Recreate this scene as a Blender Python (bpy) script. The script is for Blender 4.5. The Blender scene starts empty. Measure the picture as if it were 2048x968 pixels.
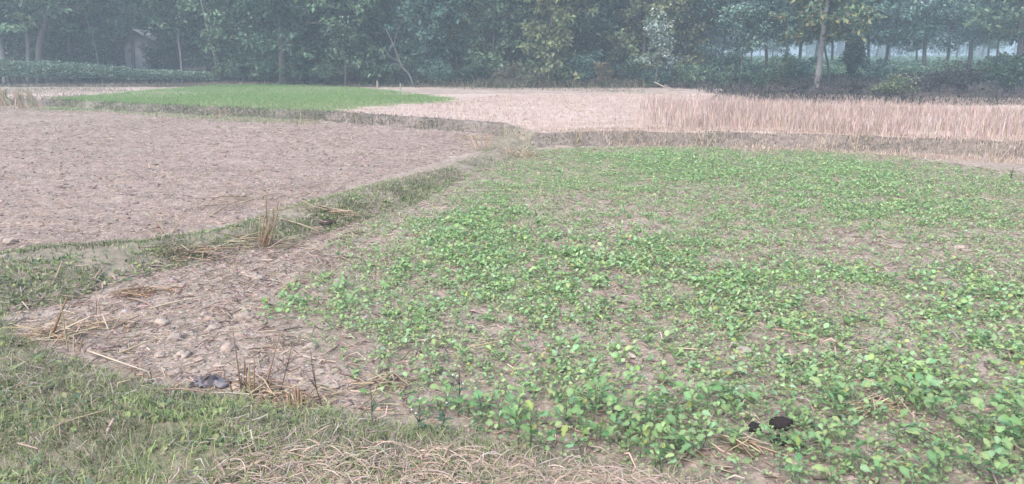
import bpy, math
import numpy as np

# ------------------------------------------------------------------ camera, sky, sun, exposure
S = bpy.context.scene
COL = S.collection
FOC, CX, CY, HORIZON = 1533.0, 1024.0, 484.0, 105.0      # focal length and horizon of the 2048 px wide photograph
CAM_H = 1.6
PITCH = math.atan((CY - HORIZON) / FOC)
cam_data = bpy.data.cameras.new("camera")
cam_data.sensor_width = 36.0
cam_data.lens = 36.0 * FOC / 2048.0
cam_data.clip_start, cam_data.clip_end = 0.05, 2000.0
cam = bpy.data.objects.new("camera", cam_data)
cam.location = (0, 0, CAM_H)
cam.rotation_euler = (math.pi / 2 - PITCH, 0, 0)
COL.objects.link(cam)
S.camera = cam

SUN_EL, SUN_AZ = math.radians(52), math.radians(215)      # azimuth clockwise from +Y: behind the camera, to the left
W = bpy.data.worlds.new("World")
S.world = W
W.use_nodes = True
nt = W.node_tree
sky = nt.nodes.new("ShaderNodeTexSky")
sky.sky_type = 'NISHITA'
sky.sun_disc = False
sky.sun_elevation = SUN_EL
sky.sun_rotation = SUN_AZ
sky.air_density, sky.dust_density, sky.ozone_density = 1.0, 2.3, 1.5
nt.nodes["Background"].inputs["Strength"].default_value = 0.12
nt.links.new(sky.outputs["Color"], nt.nodes["Background"].inputs["Color"])

sun_data = bpy.data.lights.new("sun", 'SUN')
sun_data.energy = 1.1
sun_data.angle = math.radians(40)
sun_data.color = (1.0, 0.93, 0.86)
sun = bpy.data.objects.new("sun", sun_data)
sun.rotation_euler = (math.pi / 2 - SUN_EL, 0, math.pi - SUN_AZ)
COL.objects.link(sun)

S.view_settings.view_transform = 'Standard'
S.view_settings.look = 'None'
S.view_settings.exposure = 1.68
S.view_settings.gamma = 1.0
S.render.engine = 'CYCLES'
S.cycles.use_denoising = True
S.cycles.max_bounces = 6
S.cycles.volume_bounces = 1
HAZE_DENSITY = 0.0044

rng = np.random.default_rng(7)

# ------------------------------------------------------------------ survey: where a point of the photograph lies on the ground
cp, sp = math.cos(PITCH), math.sin(PITCH)


def G(px, py, z=0.0):
    """Ground point (x, y) at height z that the surveyed pixel shows."""
    u, v = (px - CX) / FOC, (CY - py) / FOC
    d = np.array([u, cp + v * sp, -sp + v * cp])
    t = (z - CAM_H) / d[2]
    return np.array([d[0] * t, d[1] * t])


def AT(px, py, Y):
    """Point at distance Y (world y) in the direction of a surveyed pixel."""
    u, v = (px - CX) / FOC, (CY - py) / FOC
    d = np.array([u, cp + v * sp, -sp + v * cp])
    return d * (Y / d[1]) + np.array([0, 0, CAM_H])


def P(pts, z=0.0):
    return np.array([G(a, b, z) for a, b in pts])


# ------------------------------------------------------------------ small numeric helpers
def _hash(ix, iy, seed):
    h = (ix.astype(np.int64) * 374761393 + iy.astype(np.int64) * 668265263 + seed * 974634547) & 0x7fffffff
    h = ((h ^ (h >> 13)) * 1274126177) & 0x7fffffff
    h = ((h ^ (h >> 16)) * 668265263) & 0x7fffffff
    return ((h ^ (h >> 15)) & 0xffff) / 65535.0


def vnoise(x, y, seed=0):
    ix, iy = np.floor(x), np.floor(y)
    fx, fy = x - ix, y - iy
    fx, fy = fx * fx * (3 - 2 * fx), fy * fy * (3 - 2 * fy)
    a, b = _hash(ix, iy, seed), _hash(ix + 1, iy, seed)
    c, d = _hash(ix, iy + 1, seed), _hash(ix + 1, iy + 1, seed)
    return (a * (1 - fx) + b * fx) * (1 - fy) + (c * (1 - fx) + d * fx) * fy - 0.5


def fbm(x, y, octs=4, seed=0, gain=0.5):
    s, a = 0, 1.0
    for k in range(octs):
        ca, sa = math.cos(k * 0.9 + .3), math.sin(k * 0.9 + .3)
        s = s + a * vnoise(ca * x - sa * y, sa * x + ca * y, seed + 17 * k)
        x, y, a = x * 2.03, y * 2.03, a * gain
    return s


def sstep(a, b, t):
    # falls instead of rising when a > b
    t = np.clip((t - a) / (b - a), 0, 1)
    return t * t * (3 - 2 * t)


def inside(poly, x, y):
    r = np.zeros(x.shape, bool)
    n = len(poly)
    for i in range(n):
        x1, y1 = poly[i]
        x2, y2 = poly[(i + 1) % n]
        if y1 == y2:
            continue
        c = ((y1 > y) != (y2 > y)) & (x < (x2 - x1) * (y - y1) / (y2 - y1) + x1)
        r ^= c
    return r


def dist(poly, x, y, closed=True):
    d = np.full(x.shape, 1e9)
    n = len(poly)
    for i in range(n if closed else n - 1):
        a, b = poly[i], poly[(i + 1) % n]
        e = b - a
        L = max(e @ e, 1e-9)
        t = np.clip(((x - a[0]) * e[0] + (y - a[1]) * e[1]) / L, 0, 1)
        d = np.minimum(d, np.hypot(x - a[0] - t * e[0], y - a[1] - t * e[1]))
    return d


def sdist(poly, x, y):
    """Distance to the outline, positive inside."""
    return np.where(inside(poly, x, y), 1, -1) * dist(poly, x, y)


def sample(poly, n, r=None):
    r = r or rng
    lo, hi = poly.min(0), poly.max(0)
    out = []
    got = 0
    while got < n:
        q = r.uniform(lo, hi, (max(2 * n, 64), 2))
        q = q[inside(poly, q[:, 0], q[:, 1])]
        out.append(q)
        got += len(q)
    return np.concatenate(out)[:n]


# ------------------------------------------------------------------ zones of the place, in metres
TERR = 0.18                                               # the far plots lie this much higher
T_FRONT = P([(-900, 200), (-300, 206), (0, 212), (130, 216), (300, 227), (640, 243), (800, 255), (1010, 272), (1060, 296),
             (1300, 292), (1480, 296), (1640, 300), (1760, 306), (2048, 318), (2400, 338), (2900, 372)])
BUND = P([(1000, 262), (1075, 280), (1070, 300), (1000, 318), (925, 350), (850, 392), (770, 418), (660, 452), (570, 480), (470, 497), (330, 528), (230, 553),
          (140, 583), (50, 610), (-120, 650), (-500, 700), (-700, 560), (-300, 500), (0, 497), (100, 487), (300, 474),
          (440, 450), (560, 410), (700, 372), (880, 332), (960, 298)], 0.06)
BANK = P([(-900, 640), (-200, 640), (0, 645), (60, 690), (160, 730), (330, 785), (480, 802), (620, 830), (800, 856), (960, 885),
          (1060, 922), (1400, 975), (1900, 1080), (2600, 1150), (2600, 2300), (-900, 2300)])
CROP = P([(1060, 300), (1300, 293), (1640, 301), (1780, 312), (2048, 346), (2500, 392), (3000, 700), (3000, 1100), (1900, 1080),
          (1400, 970), (1060, 915), (960, 882), (820, 850), (720, 800), (690, 730), (580, 690), (510, 640), (540, 600), (630, 530), (670, 470), (750, 432), (840, 402), (905, 366), (960, 336)])
TILLED = P([(-900, 200), (0, 212), (300, 227), (640, 243), (1010, 272), (960, 300), (700, 374), (440, 452), (300, 476),
            (0, 500), (-300, 505), (-900, 560)])
GREEN = P([(30, 210), (100, 196), (190, 190), (300, 180), (420, 171), (560, 168), (700, 173), (830, 186), (925, 197), (900, 204), (760, 213), (690, 222),
           (640, 236), (480, 232), (300, 222), (200, 212)], TERR)
STUB_Y1 = 27.5                                            # far edge of the harvested plot
TALL = P([(1268, 258), (1284, 204), (1500, 209), (1800, 217), (2048, 226), (2500, 244), (2900, 262), (2900, 365), (2400, 320), (2048, 300), (1800, 284), (1500, 268)], TERR)
MESH_CLEAR = None


def terr_line(x):
    return np.interp(x, T_FRONT[:, 0], T_FRONT[:, 1])


def height(x, y, fine=True):
    x, y = np.asarray(x, float), np.asarray(y, float)
    s = y - terr_line(x) + 0.12 * fbm(x * 1.3, y * 1.3, 3, 5)
    z = TERR * sstep(-0.05, 0.40, s)
    ridge = np.exp(-((s - 0.62) / 0.36) ** 2) * sstep(-0.5, 1.2, x - 0.2)
    z = z + 0.03 * ridge + 0.03 * np.exp(-((s - 0.5) / 0.3) ** 2)
    b = sdist(BUND, x, y) + 0.10 * fbm(x * 2.2, y * 2.2, 3, 9)
    z = np.maximum(z, 0.12 * sstep(-0.03, 0.5, b) * (1 - 0.25 * sstep(9, 14, y)))
    k = sdist(BANK, x, y) + 0.10 * fbm(x * 3, y * 3, 3, 12)
    z = np.maximum(z, 0.10 * sstep(-0.05, 0.4, k))
    far = sstep(29, 36, y)
    z = z + 0.05 * far * fbm(x * .3, y * .3, 3, 3)
    if fine:
        til = inside(TILLED, x, y) & (b < 0) & (s < 0)
        amp = np.where(til, 0.038, 0.020)
        amp = np.where(b > 0, 0.03, amp)
        amp = np.where(s > 0, 0.02, amp)
        amp = np.where(k > 0, 0.03, amp)
        fade = 1 - sstep(26, 40, y)
        n1 = fbm(x * 3.1, y * 3.6, 5, 21, 0.6)
        n2 = np.abs(fbm(x * 9.0, y * 10.0, 3, 33, 0.6))
        z = z + fade * amp * (n1 * 0.8 + n2 * 0.7)
        z = z + fade * np.where(til, 0.012 * np.sin(y * 9.5 + x * 0.8 + 3 * fbm(x * .8, y * .8, 2, 2)), 0)
    return z


def GH(px, py):
    """Point (x, y, z) of the built ground under a surveyed pixel."""
    z = 0.0
    for _ in range(8):
        g = G(px, py, z)
        z = 0.5 * z + 0.5 * float(height(np.array([g[0]]), np.array([g[1]]))[0])
    return np.array([g[0], g[1], z])


# ------------------------------------------------------------------ mesh building
class MB:
    """Collects arrays of vertices, faces and colours; build() links them as ONE mesh object."""

    def __init__(self):
        self.V, self.F, self.T, self.n = [], [], [], 0

    def add(self, V, F, T=None):
        V = np.asarray(V, float).reshape(-1, 3)
        Fs = F if isinstance(F, list) else [F]
        for f in Fs:
            f = np.asarray(f, np.int64)
            if f.size:
                self.F.append(f + self.n)
        self.V.append(V)
        if T is None:
            T = np.ones((len(V), 3))
        T = np.asarray(T, float)
        if T.ndim == 1:
            T = np.tile(T, (len(V), 1))
        self.T.append(T)
        self.n += len(V)
        return self

    def mesh(self, name, mat, smooth=False):
        V = np.concatenate(self.V)
        T = np.concatenate(self.T)
        me = bpy.data.meshes.new(name)
        me.vertices.add(len(V))
        me.vertices.foreach_set("co", V.astype(np.float32).ravel())
        lens = np.concatenate([np.full(len(f), f.shape[1], np.int32) for f in self.F])
        idx = np.concatenate([f.ravel() for f in self.F]).astype(np.int32)
        me.loops.add(len(idx))
        me.loops.foreach_set("vertex_index", idx)
        me.polygons.add(len(lens))
        me.polygons.foreach_set("loop_start", np.concatenate([[0], np.cumsum(lens)[:-1]]).astype(np.int32))
        me.polygons.foreach_set("loop_total", lens)
        if smooth:
            me.polygons.foreach_set("use_smooth", np.ones(len(lens), bool))
        at = me.color_attributes.new("tint", 'FLOAT_COLOR', 'POINT')
        at.data.foreach_set("color", np.concatenate([T, np.ones((len(T), 1))], 1).astype(np.float32).ravel())
        me.update(calc_edges=True)
        me.materials.append(mat)
        return me

    def build(self, name, mat, parent=None, smooth=False, loc=None):
        o = bpy.data.objects.new(name, self.mesh(name, mat, smooth))
        COL.objects.link(o)
        if parent is not None:
            o.parent = parent
        if loc is not None:
            o.location = loc
        return o


def tag(o, label=None, cat=None, group=None, kind=None):
    if label:
        o["label"] = label
    if cat:
        o["category"] = cat
    if group:
        o["group"] = group
    if kind:
        o["kind"] = kind
    return o


def empty(name, loc, rz=0.0):
    o = bpy.data.objects.new(name, None)
    o.empty_display_size = 0.1
    o.location = loc
    o.rotation_euler = (0, 0, rz)
    COL.objects.link(o)
    return o


def dup(root, loc, rz, scale, label=None, group=None):
    def cp_(o, parent):
        c = o.copy()
        COL.objects.link(c)
        c.parent = parent
        for ch in kids[o.name]:
            cp_(ch, c)
        return c
    kids = {}

    def walk(o):
        kids[o.name] = list(o.children)
        for ch in o.children:
            walk(ch)
    walk(root)
    r = cp_(root, None)
    r.location, r.rotation_euler, r.scale = loc, (0, 0, rz), (scale,) * 3
    if label:
        r["label"] = label
    if group:
        r["group"] = group
    return r


def tube(pts, rad, n=6, cap=True):
    pts = np.asarray(pts, float)
    rad = np.broadcast_to(np.asarray(rad, float), (len(pts),))
    tan = np.gradient(pts, axis=0)
    tan /= np.linalg.norm(tan, axis=1, keepdims=True) + 1e-9
    ref = np.array([0, 0, 1.0]) if abs(tan[0, 2]) < 0.8 else np.array([1.0, 0, 0])
    V = []
    for p, t, r in zip(pts, tan, rad):
        u = np.cross(t, ref)
        u /= np.linalg.norm(u) + 1e-9
        w = np.cross(t, u)
        a = np.arange(n) * 2 * math.pi / n
        V.append(p + r * (np.cos(a)[:, None] * u + np.sin(a)[:, None] * w))
    V = np.concatenate(V)
    F = []
    for k in range(len(pts) - 1):
        for j in range(n):
            F.append((k * n + j, k * n + (j + 1) % n, (k + 1) * n + (j + 1) % n, (k + 1) * n + j))
    out = [np.array(F)]
    if cap:
        out.append(np.array([[(len(pts) - 1) * n + j for j in range(n)], [n - 1 - j for j in range(n)]]))
    return V, out


def smooth_path(pts, k=4):
    """Catmull-Rom through the given points."""
    p = np.asarray(pts, float)
    if len(p) < 3:
        return np.array([p[0] + (p[-1] - p[0]) * t for t in np.linspace(0, 1, k + 1)])
    q = np.vstack([2 * p[0] - p[1], p, 2 * p[-1] - p[-2]])
    out = []
    for i in range(1, len(q) - 2):
        for t in np.arange(k) / k:
            a, b, c, d = q[i - 1], q[i], q[i + 1], q[i + 2]
            out.append(0.5 * (2 * b + (c - a) * t + (2 * a - 5 * b + 4 * c - d) * t * t + (3 * b - a - 3 * c + d) * t ** 3))
    out.append(p[-1])
    return np.array(out)


def inst(Vt, Ft, M, Pp, T=None, Tt=None):
    """Copies of a template (n,3) with matrices M (N,3,3) at Pp (N,3), joined into arrays."""
    N, n = len(Pp), len(Vt)
    V = np.einsum('nij,vj->nvi', M, Vt) + Pp[:, None, :]
    off = np.arange(N)[:, None, None] * n
    Fs = [(f[None] + off).reshape(-1, f.shape[1]) for f in (Ft if isinstance(Ft, list) else [Ft])]
    C = None
    if T is not None:
        C = np.repeat(T, n, axis=0)
        if Tt is not None:
            C = C * np.tile(Tt, (N, 1))
    return V.reshape(-1, 3), Fs, C


def frames(az, el, roll, scale):
    """Matrices whose local +Y points along azimuth az and elevation el, rolled about it."""
    ca, sa, ce, se = np.cos(az), np.sin(az), np.cos(el), np.sin(el)
    y = np.stack([ca * ce, sa * ce, se], -1)
    x0 = np.stack([sa, -ca, 0 * sa], -1)
    z0 = np.cross(x0, y)
    cr, sr = np.cos(roll)[:, None], np.sin(roll)[:, None]
    x = x0 * cr + z0 * sr
    z = np.cross(x, y)
    return np.stack([x, y, z], -1) * np.asarray(scale)[:, None, None]


def mixcol(n, cols, jit=0.2, r=None):
    r = r or rng
    cols = np.asarray(cols, float)
    c = cols[r.integers(0, len(cols), n)]
    return np.clip(c * (1 + jit * r.standard_normal((n, 1))) * (1 + 0.06 * r.standard_normal((n, 3))), 0.005, 0.9)


def blades(Pp, h, w, lean, az, T, seg2=True):
    """Grass blades or stalks: tapered strips that bend over towards az."""
    N = len(Pp)
    h, w, lean = [np.broadcast_to(np.asarray(q, float), (N,)) for q in (h, w, lean)]
    face = az + rng.uniform(-1.2, 1.2, N) + math.pi / 2
    sx, sy = np.cos(face) * w / 2, np.sin(face) * w / 2
    dx, dy = np.cos(az) * lean * h, np.sin(az) * lean * h
    b = Pp.copy()
    side = np.stack([sx, sy, 0 * sx], -1)
    tip = b + np.stack([dx, dy, h * np.sqrt(np.clip(1 - 0.5 * lean ** 2, .1, 1))], -1)
    if seg2:
        mid = b + np.stack([dx * .3, dy * .3, h * .6], -1)
        V = np.stack([b - side, b + side, mid + side * .8, mid - side * .8, tip], 1)
        o = np.arange(N)[:, None] * 5
        F = [o + np.array([[0, 1, 2, 3]]), o + np.array([[3, 2, 4]])]
        return V.reshape(-1, 3), F, np.repeat(T, 5, 0)
    V = np.stack([b - side, b + side, tip], 1)
    o = np.arange(N)[:, None] * 3
    return V.reshape(-1, 3), [o + np.array([[0, 1, 2]])], np.repeat(T, 3, 0)


# ------------------------------------------------------------------ materials
def new_mat(name):
    m = bpy.data.materials.new(name)
    m.use_nodes = True
    t = m.node_tree
    return m, t, t.nodes["Principled BSDF"]


def N_(t, kind, **kw):
    n = t.nodes.new(kind)
    for k, v in kw.items():
        if k in n.inputs:
            n.inputs[k].default_value = v
        else:
            setattr(n, k, v)
    return n


def ramp(t, fac, stops):
    r = t.nodes.new("ShaderNodeValToRGB")
    e = r.color_ramp.elements
    e[0].position, e[0].color = stops[0][0], (*stops[0][1], 1)
    e[1].position, e[1].color = stops[-1][0], (*stops[-1][1], 1)
    for p, c in stops[1:-1]:
        q = e.new(p)
        q.color = (*c, 1)
    t.links.new(fac, r.inputs[0])
    return r.outputs[0]


def soil_mat(name, dark, mid, light, scale=6.0, chip=None, bump=0.5, bscale=40.0, stretch=1.4):
    m, t, b = new_mat(name)
    tc = N_(t, "ShaderNodeTexCoord")
    mp = N_(t, "ShaderNodeMapping")
    mp.inputs["Scale"].default_value = (1, stretch, 1)
    t.links.new(tc.outputs["Object"], mp.inputs[0])
    v = mp.outputs[0]
    n1 = N_(t, "ShaderNodeTexNoise", Scale=scale, Detail=9.0, Roughness=0.68)
    n2 = N_(t, "ShaderNodeTexNoise", Scale=0.55, Detail=3.0, Roughness=0.6)
    for n in (n1, n2):
        t.links.new(v, n.inputs["Vector"])
    ad = N_(t, "ShaderNodeMath", operation='MULTIPLY_ADD')
    t.links.new(n2.outputs[0], ad.inputs[0])
    ad.inputs[1].default_value = 0.45
    sb = N_(t, "ShaderNodeMath", operation='SUBTRACT')
    t.links.new(n1.outputs[0], sb.inputs[0])
    sb.inputs[1].default_value = 0.225
    t.links.new(sb.outputs[0], ad.inputs[2])
    col = ramp(t, ad.outputs[0], [(0.30, dark), (0.5, mid), (0.68, light)])
    if chip is not None:
        vo = N_(t, "ShaderNodeTexVoronoi", Scale=55.0)
        t.links.new(v, vo.inputs["Vector"])
        gt = N_(t, "ShaderNodeMapRange")
        t.links.new(vo.outputs["Color"], gt.inputs[0])
        gt.inputs[1].default_value, gt.inputs[2].default_value = 0.66, 0.9
        mx = N_(t, "ShaderNodeMix", data_type='RGBA')
        t.links.new(gt.outputs[0], mx.inputs["Factor"])
        t.links.new(col, mx.inputs[6])
        mx.inputs[7].default_value = (*chip, 1)
        col = mx.outputs[2]
    t.links.new(col, b.inputs["Base Color"])
    b.inputs["Roughness"].default_value = 0.95
    b.inputs["Specular IOR Level"].default_value = 0.1
    nb = N_(t, "ShaderNodeTexNoise", Scale=bscale, Detail=6.0, Roughness=0.7)
    t.links.new(tc.outputs["Object"], nb.inputs["Vector"])
    bp = N_(t, "ShaderNodeBump", Strength=bump, Distance=0.02)
    t.links.new(nb.outputs[0], bp.inputs["Height"])
    t.links.new(bp.outputs[0], b.inputs["Normal"])
    return m


def tint_mat(name, translucent=0.3, rough=0.6, spec=0.25, rand=0.0, noise=0.0):
    """Colour from each piece's own tint, a little light passing through thin leaves."""
    m, t, b = new_mat(name)
    a = N_(t, "ShaderNodeAttribute", attribute_name="tint")
    col = a.outputs["Color"]
    if rand:
        oi = N_(t, "ShaderNodeObjectInfo")
        hs = N_(t, "ShaderNodeHueSaturation")
        m1 = N_(t, "ShaderNodeMapRange")
        t.links.new(oi.outputs["Random"], m1.inputs[0])
        m1.inputs[3].default_value, m1.inputs[4].default_value = 1 - rand, 1 + rand
        m2 = N_(t, "ShaderNodeMapRange")
        fr = N_(t, "ShaderNodeMath", operation='FRACT')
        ml = N_(t, "ShaderNodeMath", operation='MULTIPLY')
        ml.inputs[1].default_value = 17.3
        t.links.new(oi.outputs["Random"], ml.inputs[0])
        t.links.new(ml.outputs[0], fr.inputs[0])
        t.links.new(fr.outputs[0], m2.inputs[0])
        m2.inputs[3].default_value, m2.inputs[4].default_value = 0.475, 0.52
        t.links.new(m1.outputs[0], hs.inputs["Value"])
        t.links.new(m2.outputs[0], hs.inputs["Hue"])
        t.links.new(col, hs.inputs["Color"])
        col = hs.outputs[0]
    if noise:
        tc = N_(t, "ShaderNodeTexCoord")
        nz = N_(t, "ShaderNodeTexNoise", Scale=noise, Detail=5.0, Roughness=0.65)
        t.links.new(tc.outputs["Object"], nz.inputs["Vector"])
        mr = N_(t, "ShaderNodeMapRange")
        t.links.new(nz.outputs[0], mr.inputs[0])
        mr.inputs[1].default_value, mr.inputs[2].default_value = 0.3, 0.7
        mr.inputs[3].default_value, mr.inputs[4].default_value = 0.65, 1.3
        mx = N_(t, "ShaderNodeMix", data_type='RGBA', blend_type='MULTIPLY')
        mx.inputs["Factor"].default_value = 1.0
        t.links.new(col, mx.inputs[6])
        t.links.new(mr.outputs[0], mx.inputs[7])
        col = mx.outputs[2]
        bp = N_(t, "ShaderNodeBump", Strength=0.5, Distance=0.01)
        t.links.new(nz.outputs[0], bp.inputs["Height"])
        t.links.new(bp.outputs[0], b.inputs["Normal"])
    t.links.new(col, b.inputs["Base Color"])
    b.inputs["Roughness"].default_value = rough
    b.inputs["Specular IOR Level"].default_value = spec
    if translucent:
        tr = N_(t, "ShaderNodeBsdfTranslucent")
        t.links.new(col, tr.inputs[0])
        ms = N_(t, "ShaderNodeMixShader")
        ms.inputs[0].default_value = translucent
        t.links.new(b.outputs[0], ms.inputs[1])
        t.links.new(tr.outputs[0], ms.inputs[2])
        t.links.new(ms.outputs[0], t.nodes["Material Output"].inputs["Surface"])
    return m


M_TILL = soil_mat("tilled soil", (.185, .137, .105), (.28, .213, .172), (.38, .298, .248), 7.0, (.50, .41, .335), 0.9)
M_CROP = soil_mat("field soil", (.22, .17, .132), (.335, .265, .212), (.45, .365, .30), 9.0, (.54, .45, .36), 0.9)
M_BUND = soil_mat("bund soil", (.165, .145, .105), (.265, .23, .17), (.37, .31, .24), 7.0, None, 0.6)
M_BANK = soil_mat("bank soil", (.19, .17, .115), (.29, .25, .175), (.40, .335, .25), 9.0, None, 0.6)
M_EDGE = soil_mat("terrace soil", (.12, .10, .08), (.20, .165, .135), (.30, .245, .205), 7.0, None, 0.6)
M_STUB = soil_mat("harvested soil", (.33, .25, .205), (.45, .345, .29), (.56, .445, .385), 5.0, (.58, .47, .40), 0.5)
M_GREEN = soil_mat("seedling soil", (.16, .17, .09), (.25, .25, .14), (.36, .32, .22), 5.0, None, 0.4)
M_PATH = soil_mat("dry path", (.24, .19, .15), (.36, .29, .24), (.48, .40, .33), 2.5, None, 0.4, 20)
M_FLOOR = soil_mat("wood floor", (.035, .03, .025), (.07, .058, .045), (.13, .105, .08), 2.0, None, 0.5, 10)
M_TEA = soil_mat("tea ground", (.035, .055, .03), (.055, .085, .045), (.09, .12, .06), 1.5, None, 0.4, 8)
M_GRASS = tint_mat("grass blades", 0.3, 0.6, 0.2)
M_STRAW = tint_mat("straw", 0.15, 0.65, 0.25)
M_LEAF = tint_mat("leaves", 0.3, 0.5, 0.35)
M_CLEAF = tint_mat("crop leaves", 0.35, 0.75, 0.1, rand=0.22)
M_CLOD = tint_mat("dry clods", 0.0, 0.95, 0.1, noise=28.0)
M_BARK = tint_mat("bark", 0.0, 0.85, 0.15, noise=9.0)
M_WALL = tint_mat("plaster", 0.0, 0.9, 0.1, noise=2.5)
M_METAL = tint_mat("roof sheet", 0.0, 0.6, 0.3, noise=4.0)

STRAW = [(.50, .39, .26), (.44, .33, .22), (.56, .46, .33), (.36, .26, .17)]
PINK = [(.52, .40, .315), (.46, .35, .275), (.58, .47, .375), (.42, .31, .24)]

# ------------------------------------------------------------------ the ground: one continuous sheet, cut into the plots it is made of
ang = np.concatenate([np.linspace(-70, -42, 36)[:-1], np.linspace(-42, 42, 620), np.linspace(42, 70, 36)[1:]]) * math.pi / 180
rad = np.concatenate([np.geomspace(0.9, 48, 560), np.geomspace(48, 420, 40)[1:]])
A, R = np.meshgrid(ang, rad)
GX, GY = R * np.sin(A), R * np.cos(A)
GZ = height(GX, GY)
na, nr = len(ang), len(rad)
GV = np.stack([GX, GY, GZ], -1).reshape(-1, 3)
ii = np.arange(nr - 1)[:, None] * na + np.arange(na - 1)[None]
GF = np.stack([ii, ii + 1, ii + na + 1, ii + na], -1).reshape(-1, 4)
fc = GV[GF].mean(1)
fx, fy = fc[:, 0], fc[:, 1]
jx, jy = 0.24 * fbm(fx * 3, fy * 3, 4, 41, .7), 0.24 * fbm(fx * 3, fy * 3, 4, 43, .7)
qx, qy = fx + jx, fy + jy
s_ = fy - terr_line(fx)
zone = np.full(len(fx), 5)                                            # stubble_field
zone[(s_ > 0) & inside(GREEN, qx + jx * 3, qy + jy * 3)] = 4          # seedling plot
zone[qy > STUB_Y1] = 6                                                # path
right = fx > 6.0 + (fy - 24) * 0.35
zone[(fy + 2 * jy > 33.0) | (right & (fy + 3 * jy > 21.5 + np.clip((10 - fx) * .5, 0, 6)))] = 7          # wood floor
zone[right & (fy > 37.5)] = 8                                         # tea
zone[(s_ <= np.where(fx > .5, .42, .6)) & (s_ > -0.02)] = 3                                 # terrace edge
zone[s_ <= -0.02] = 1
zone[(s_ <= -0.02) & inside(TILLED, qx, qy)] = 0
zone[inside(BUND, qx, qy) & (s_ < 0.6)] = 2
zone[inside(BANK, qx, qy)] = 9
defs = {0: ("ploughed_field", M_TILL, "bare ploughed plot of pinkish brown crumbled soil left of the grassy bund"),
        1: ("crop_field", M_CROP, "dry pale soil of the mustard plot with straw bits and bare patches"),
        2: ("grassy_bund", M_BUND, "low earth bund with short grass running diagonally between two plots"),
        3: ("earth_bank", M_EDGE, "low dark earth bank along the edge of the far plots"),
        4: ("seedling_field", M_GREEN, "soil of the bright green seedling plot before the hedge"),
        5: ("stubble_field", M_STUB, "pale pinkish harvested plot of short dry stubble"),
        6: ("dirt_path", M_PATH, "dry pale strip of ground along the foot of the wood"),
        7: ("forest_floor", M_FLOOR, "dark leaf littered ground under the trees"),
        8: ("tea_field", M_TEA, "dark green ground of the tea garden under the shade trees"),
        9: ("grass_bank", M_BANK, "grassy bank of dark soil at the near left corner")}
for k, (nm, mt, lb) in defs.items():
    f = GF[zone == k]
    u, inv = np.unique(f, return_inverse=True)
    mb = MB()
    mb.add(GV[u], inv.reshape(f.shape))
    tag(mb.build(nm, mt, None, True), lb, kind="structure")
# the plain goes on behind the camera and to the sides
mb = MB()
ca = np.linspace(0, 2 * math.pi, 65)[:-1]
V = [(0, 0, -0.35)] + [(430 * math.cos(q), 430 * math.sin(q), -0.35) for q in ca]
mb.add(V, np.array([(0, 1 + k, 1 + (k + 1) % 64) for k in range(64)]))
tag(mb.build("ground", M_PATH), "flat farmland reaching out around the plots", kind="structure")


def on_ground(xy, dz=0.0):
    return np.stack([xy[:, 0], xy[:, 1], height(xy[:, 0], xy[:, 1]) + dz], -1)


# ------------------------------------------------------------------ rock-like lump templates
def lump(seed, sub=1, flat=0.7, rough=0.28):
    import bmesh
    bm = bmesh.new()
    bmesh.ops.create_icosphere(bm, subdivisions=sub, radius=1.0)
    V = np.array([v.co[:] for v in bm.verts])
    F = np.array([[v.index for v in f.verts] for f in bm.faces])
    bm.free()
    n = fbm(V[:, 0] * 1.4 + seed * 7.1, V[:, 1] * 1.4 + V[:, 2] * 1.9, 3, seed)
    n2 = fbm(V[:, 0] * 4 + seed * 3.1, V[:, 1] * 4 + V[:, 2] * 4.7, 2, seed + 5)
    V = V * (1 + rough * 2 * n + rough * 0.7 * n2)[:, None]
    V[:, 2] *= flat
    V[:, 2] = np.maximum(V[:, 2], -0.35)
    return V, F


LUMPS = [lump(k) for k in range(6)]
LUMPS_S = [lump(20 + k, 1, 0.36, 0.5) for k in range(4)]


def scatter_lumps(name, mat, xy, size, cols, label, sink=0.15):
    mb = MB()
    n = len(xy)
    which = rng.integers(0, 4, n)
    for k in range(4):
        q = which == k
        m = int(q.sum())
        if not m:
            continue
        Pp = on_ground(xy[q])
        s = size[q]
        Pp[:, 2] -= s * sink
        M = frames(rng.uniform(0, 6.28, m), rng.uniform(-.2, .2, m), rng.uniform(-.2, .2, m), s)
        M[:, :, 0] *= rng.uniform(.6, 1.6, m)[:, None]
        V, F, C = inst(*LUMPS_S[k], M, Pp, mixcol(m, cols, 0.12))
        mb.add(V, F, C)
    return tag(mb.build(name, mat, None, False), label, kind="stuff")


q = sample(TILLED[(TILLED[:, 0] > -30)], 30000)
# more of them near the camera, where they can be seen
q = q[(np.hypot(q[:, 0], q[:, 1]) < 21) & (np.abs(q[:, 0]) < 0.85 * q[:, 1] + 1) & (rng.random(len(q)) < np.clip(9 / q[:, 1], .25, 1))]
q = q[sdist(BUND, q[:, 0], q[:, 1]) < -0.05]
sz = np.clip(rng.lognormal(math.log(.0105), .55, len(q)), .005, .04)
SOILC = [(.29, .222, .18), (.34, .27, .22), (.23, .17, .135), (.37, .295, .245)]
scatter_lumps("ploughed_crumbs", M_CLOD, q, sz, SOILC, "crumbled clods of dry soil turned up across the ploughed plot")

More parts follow.
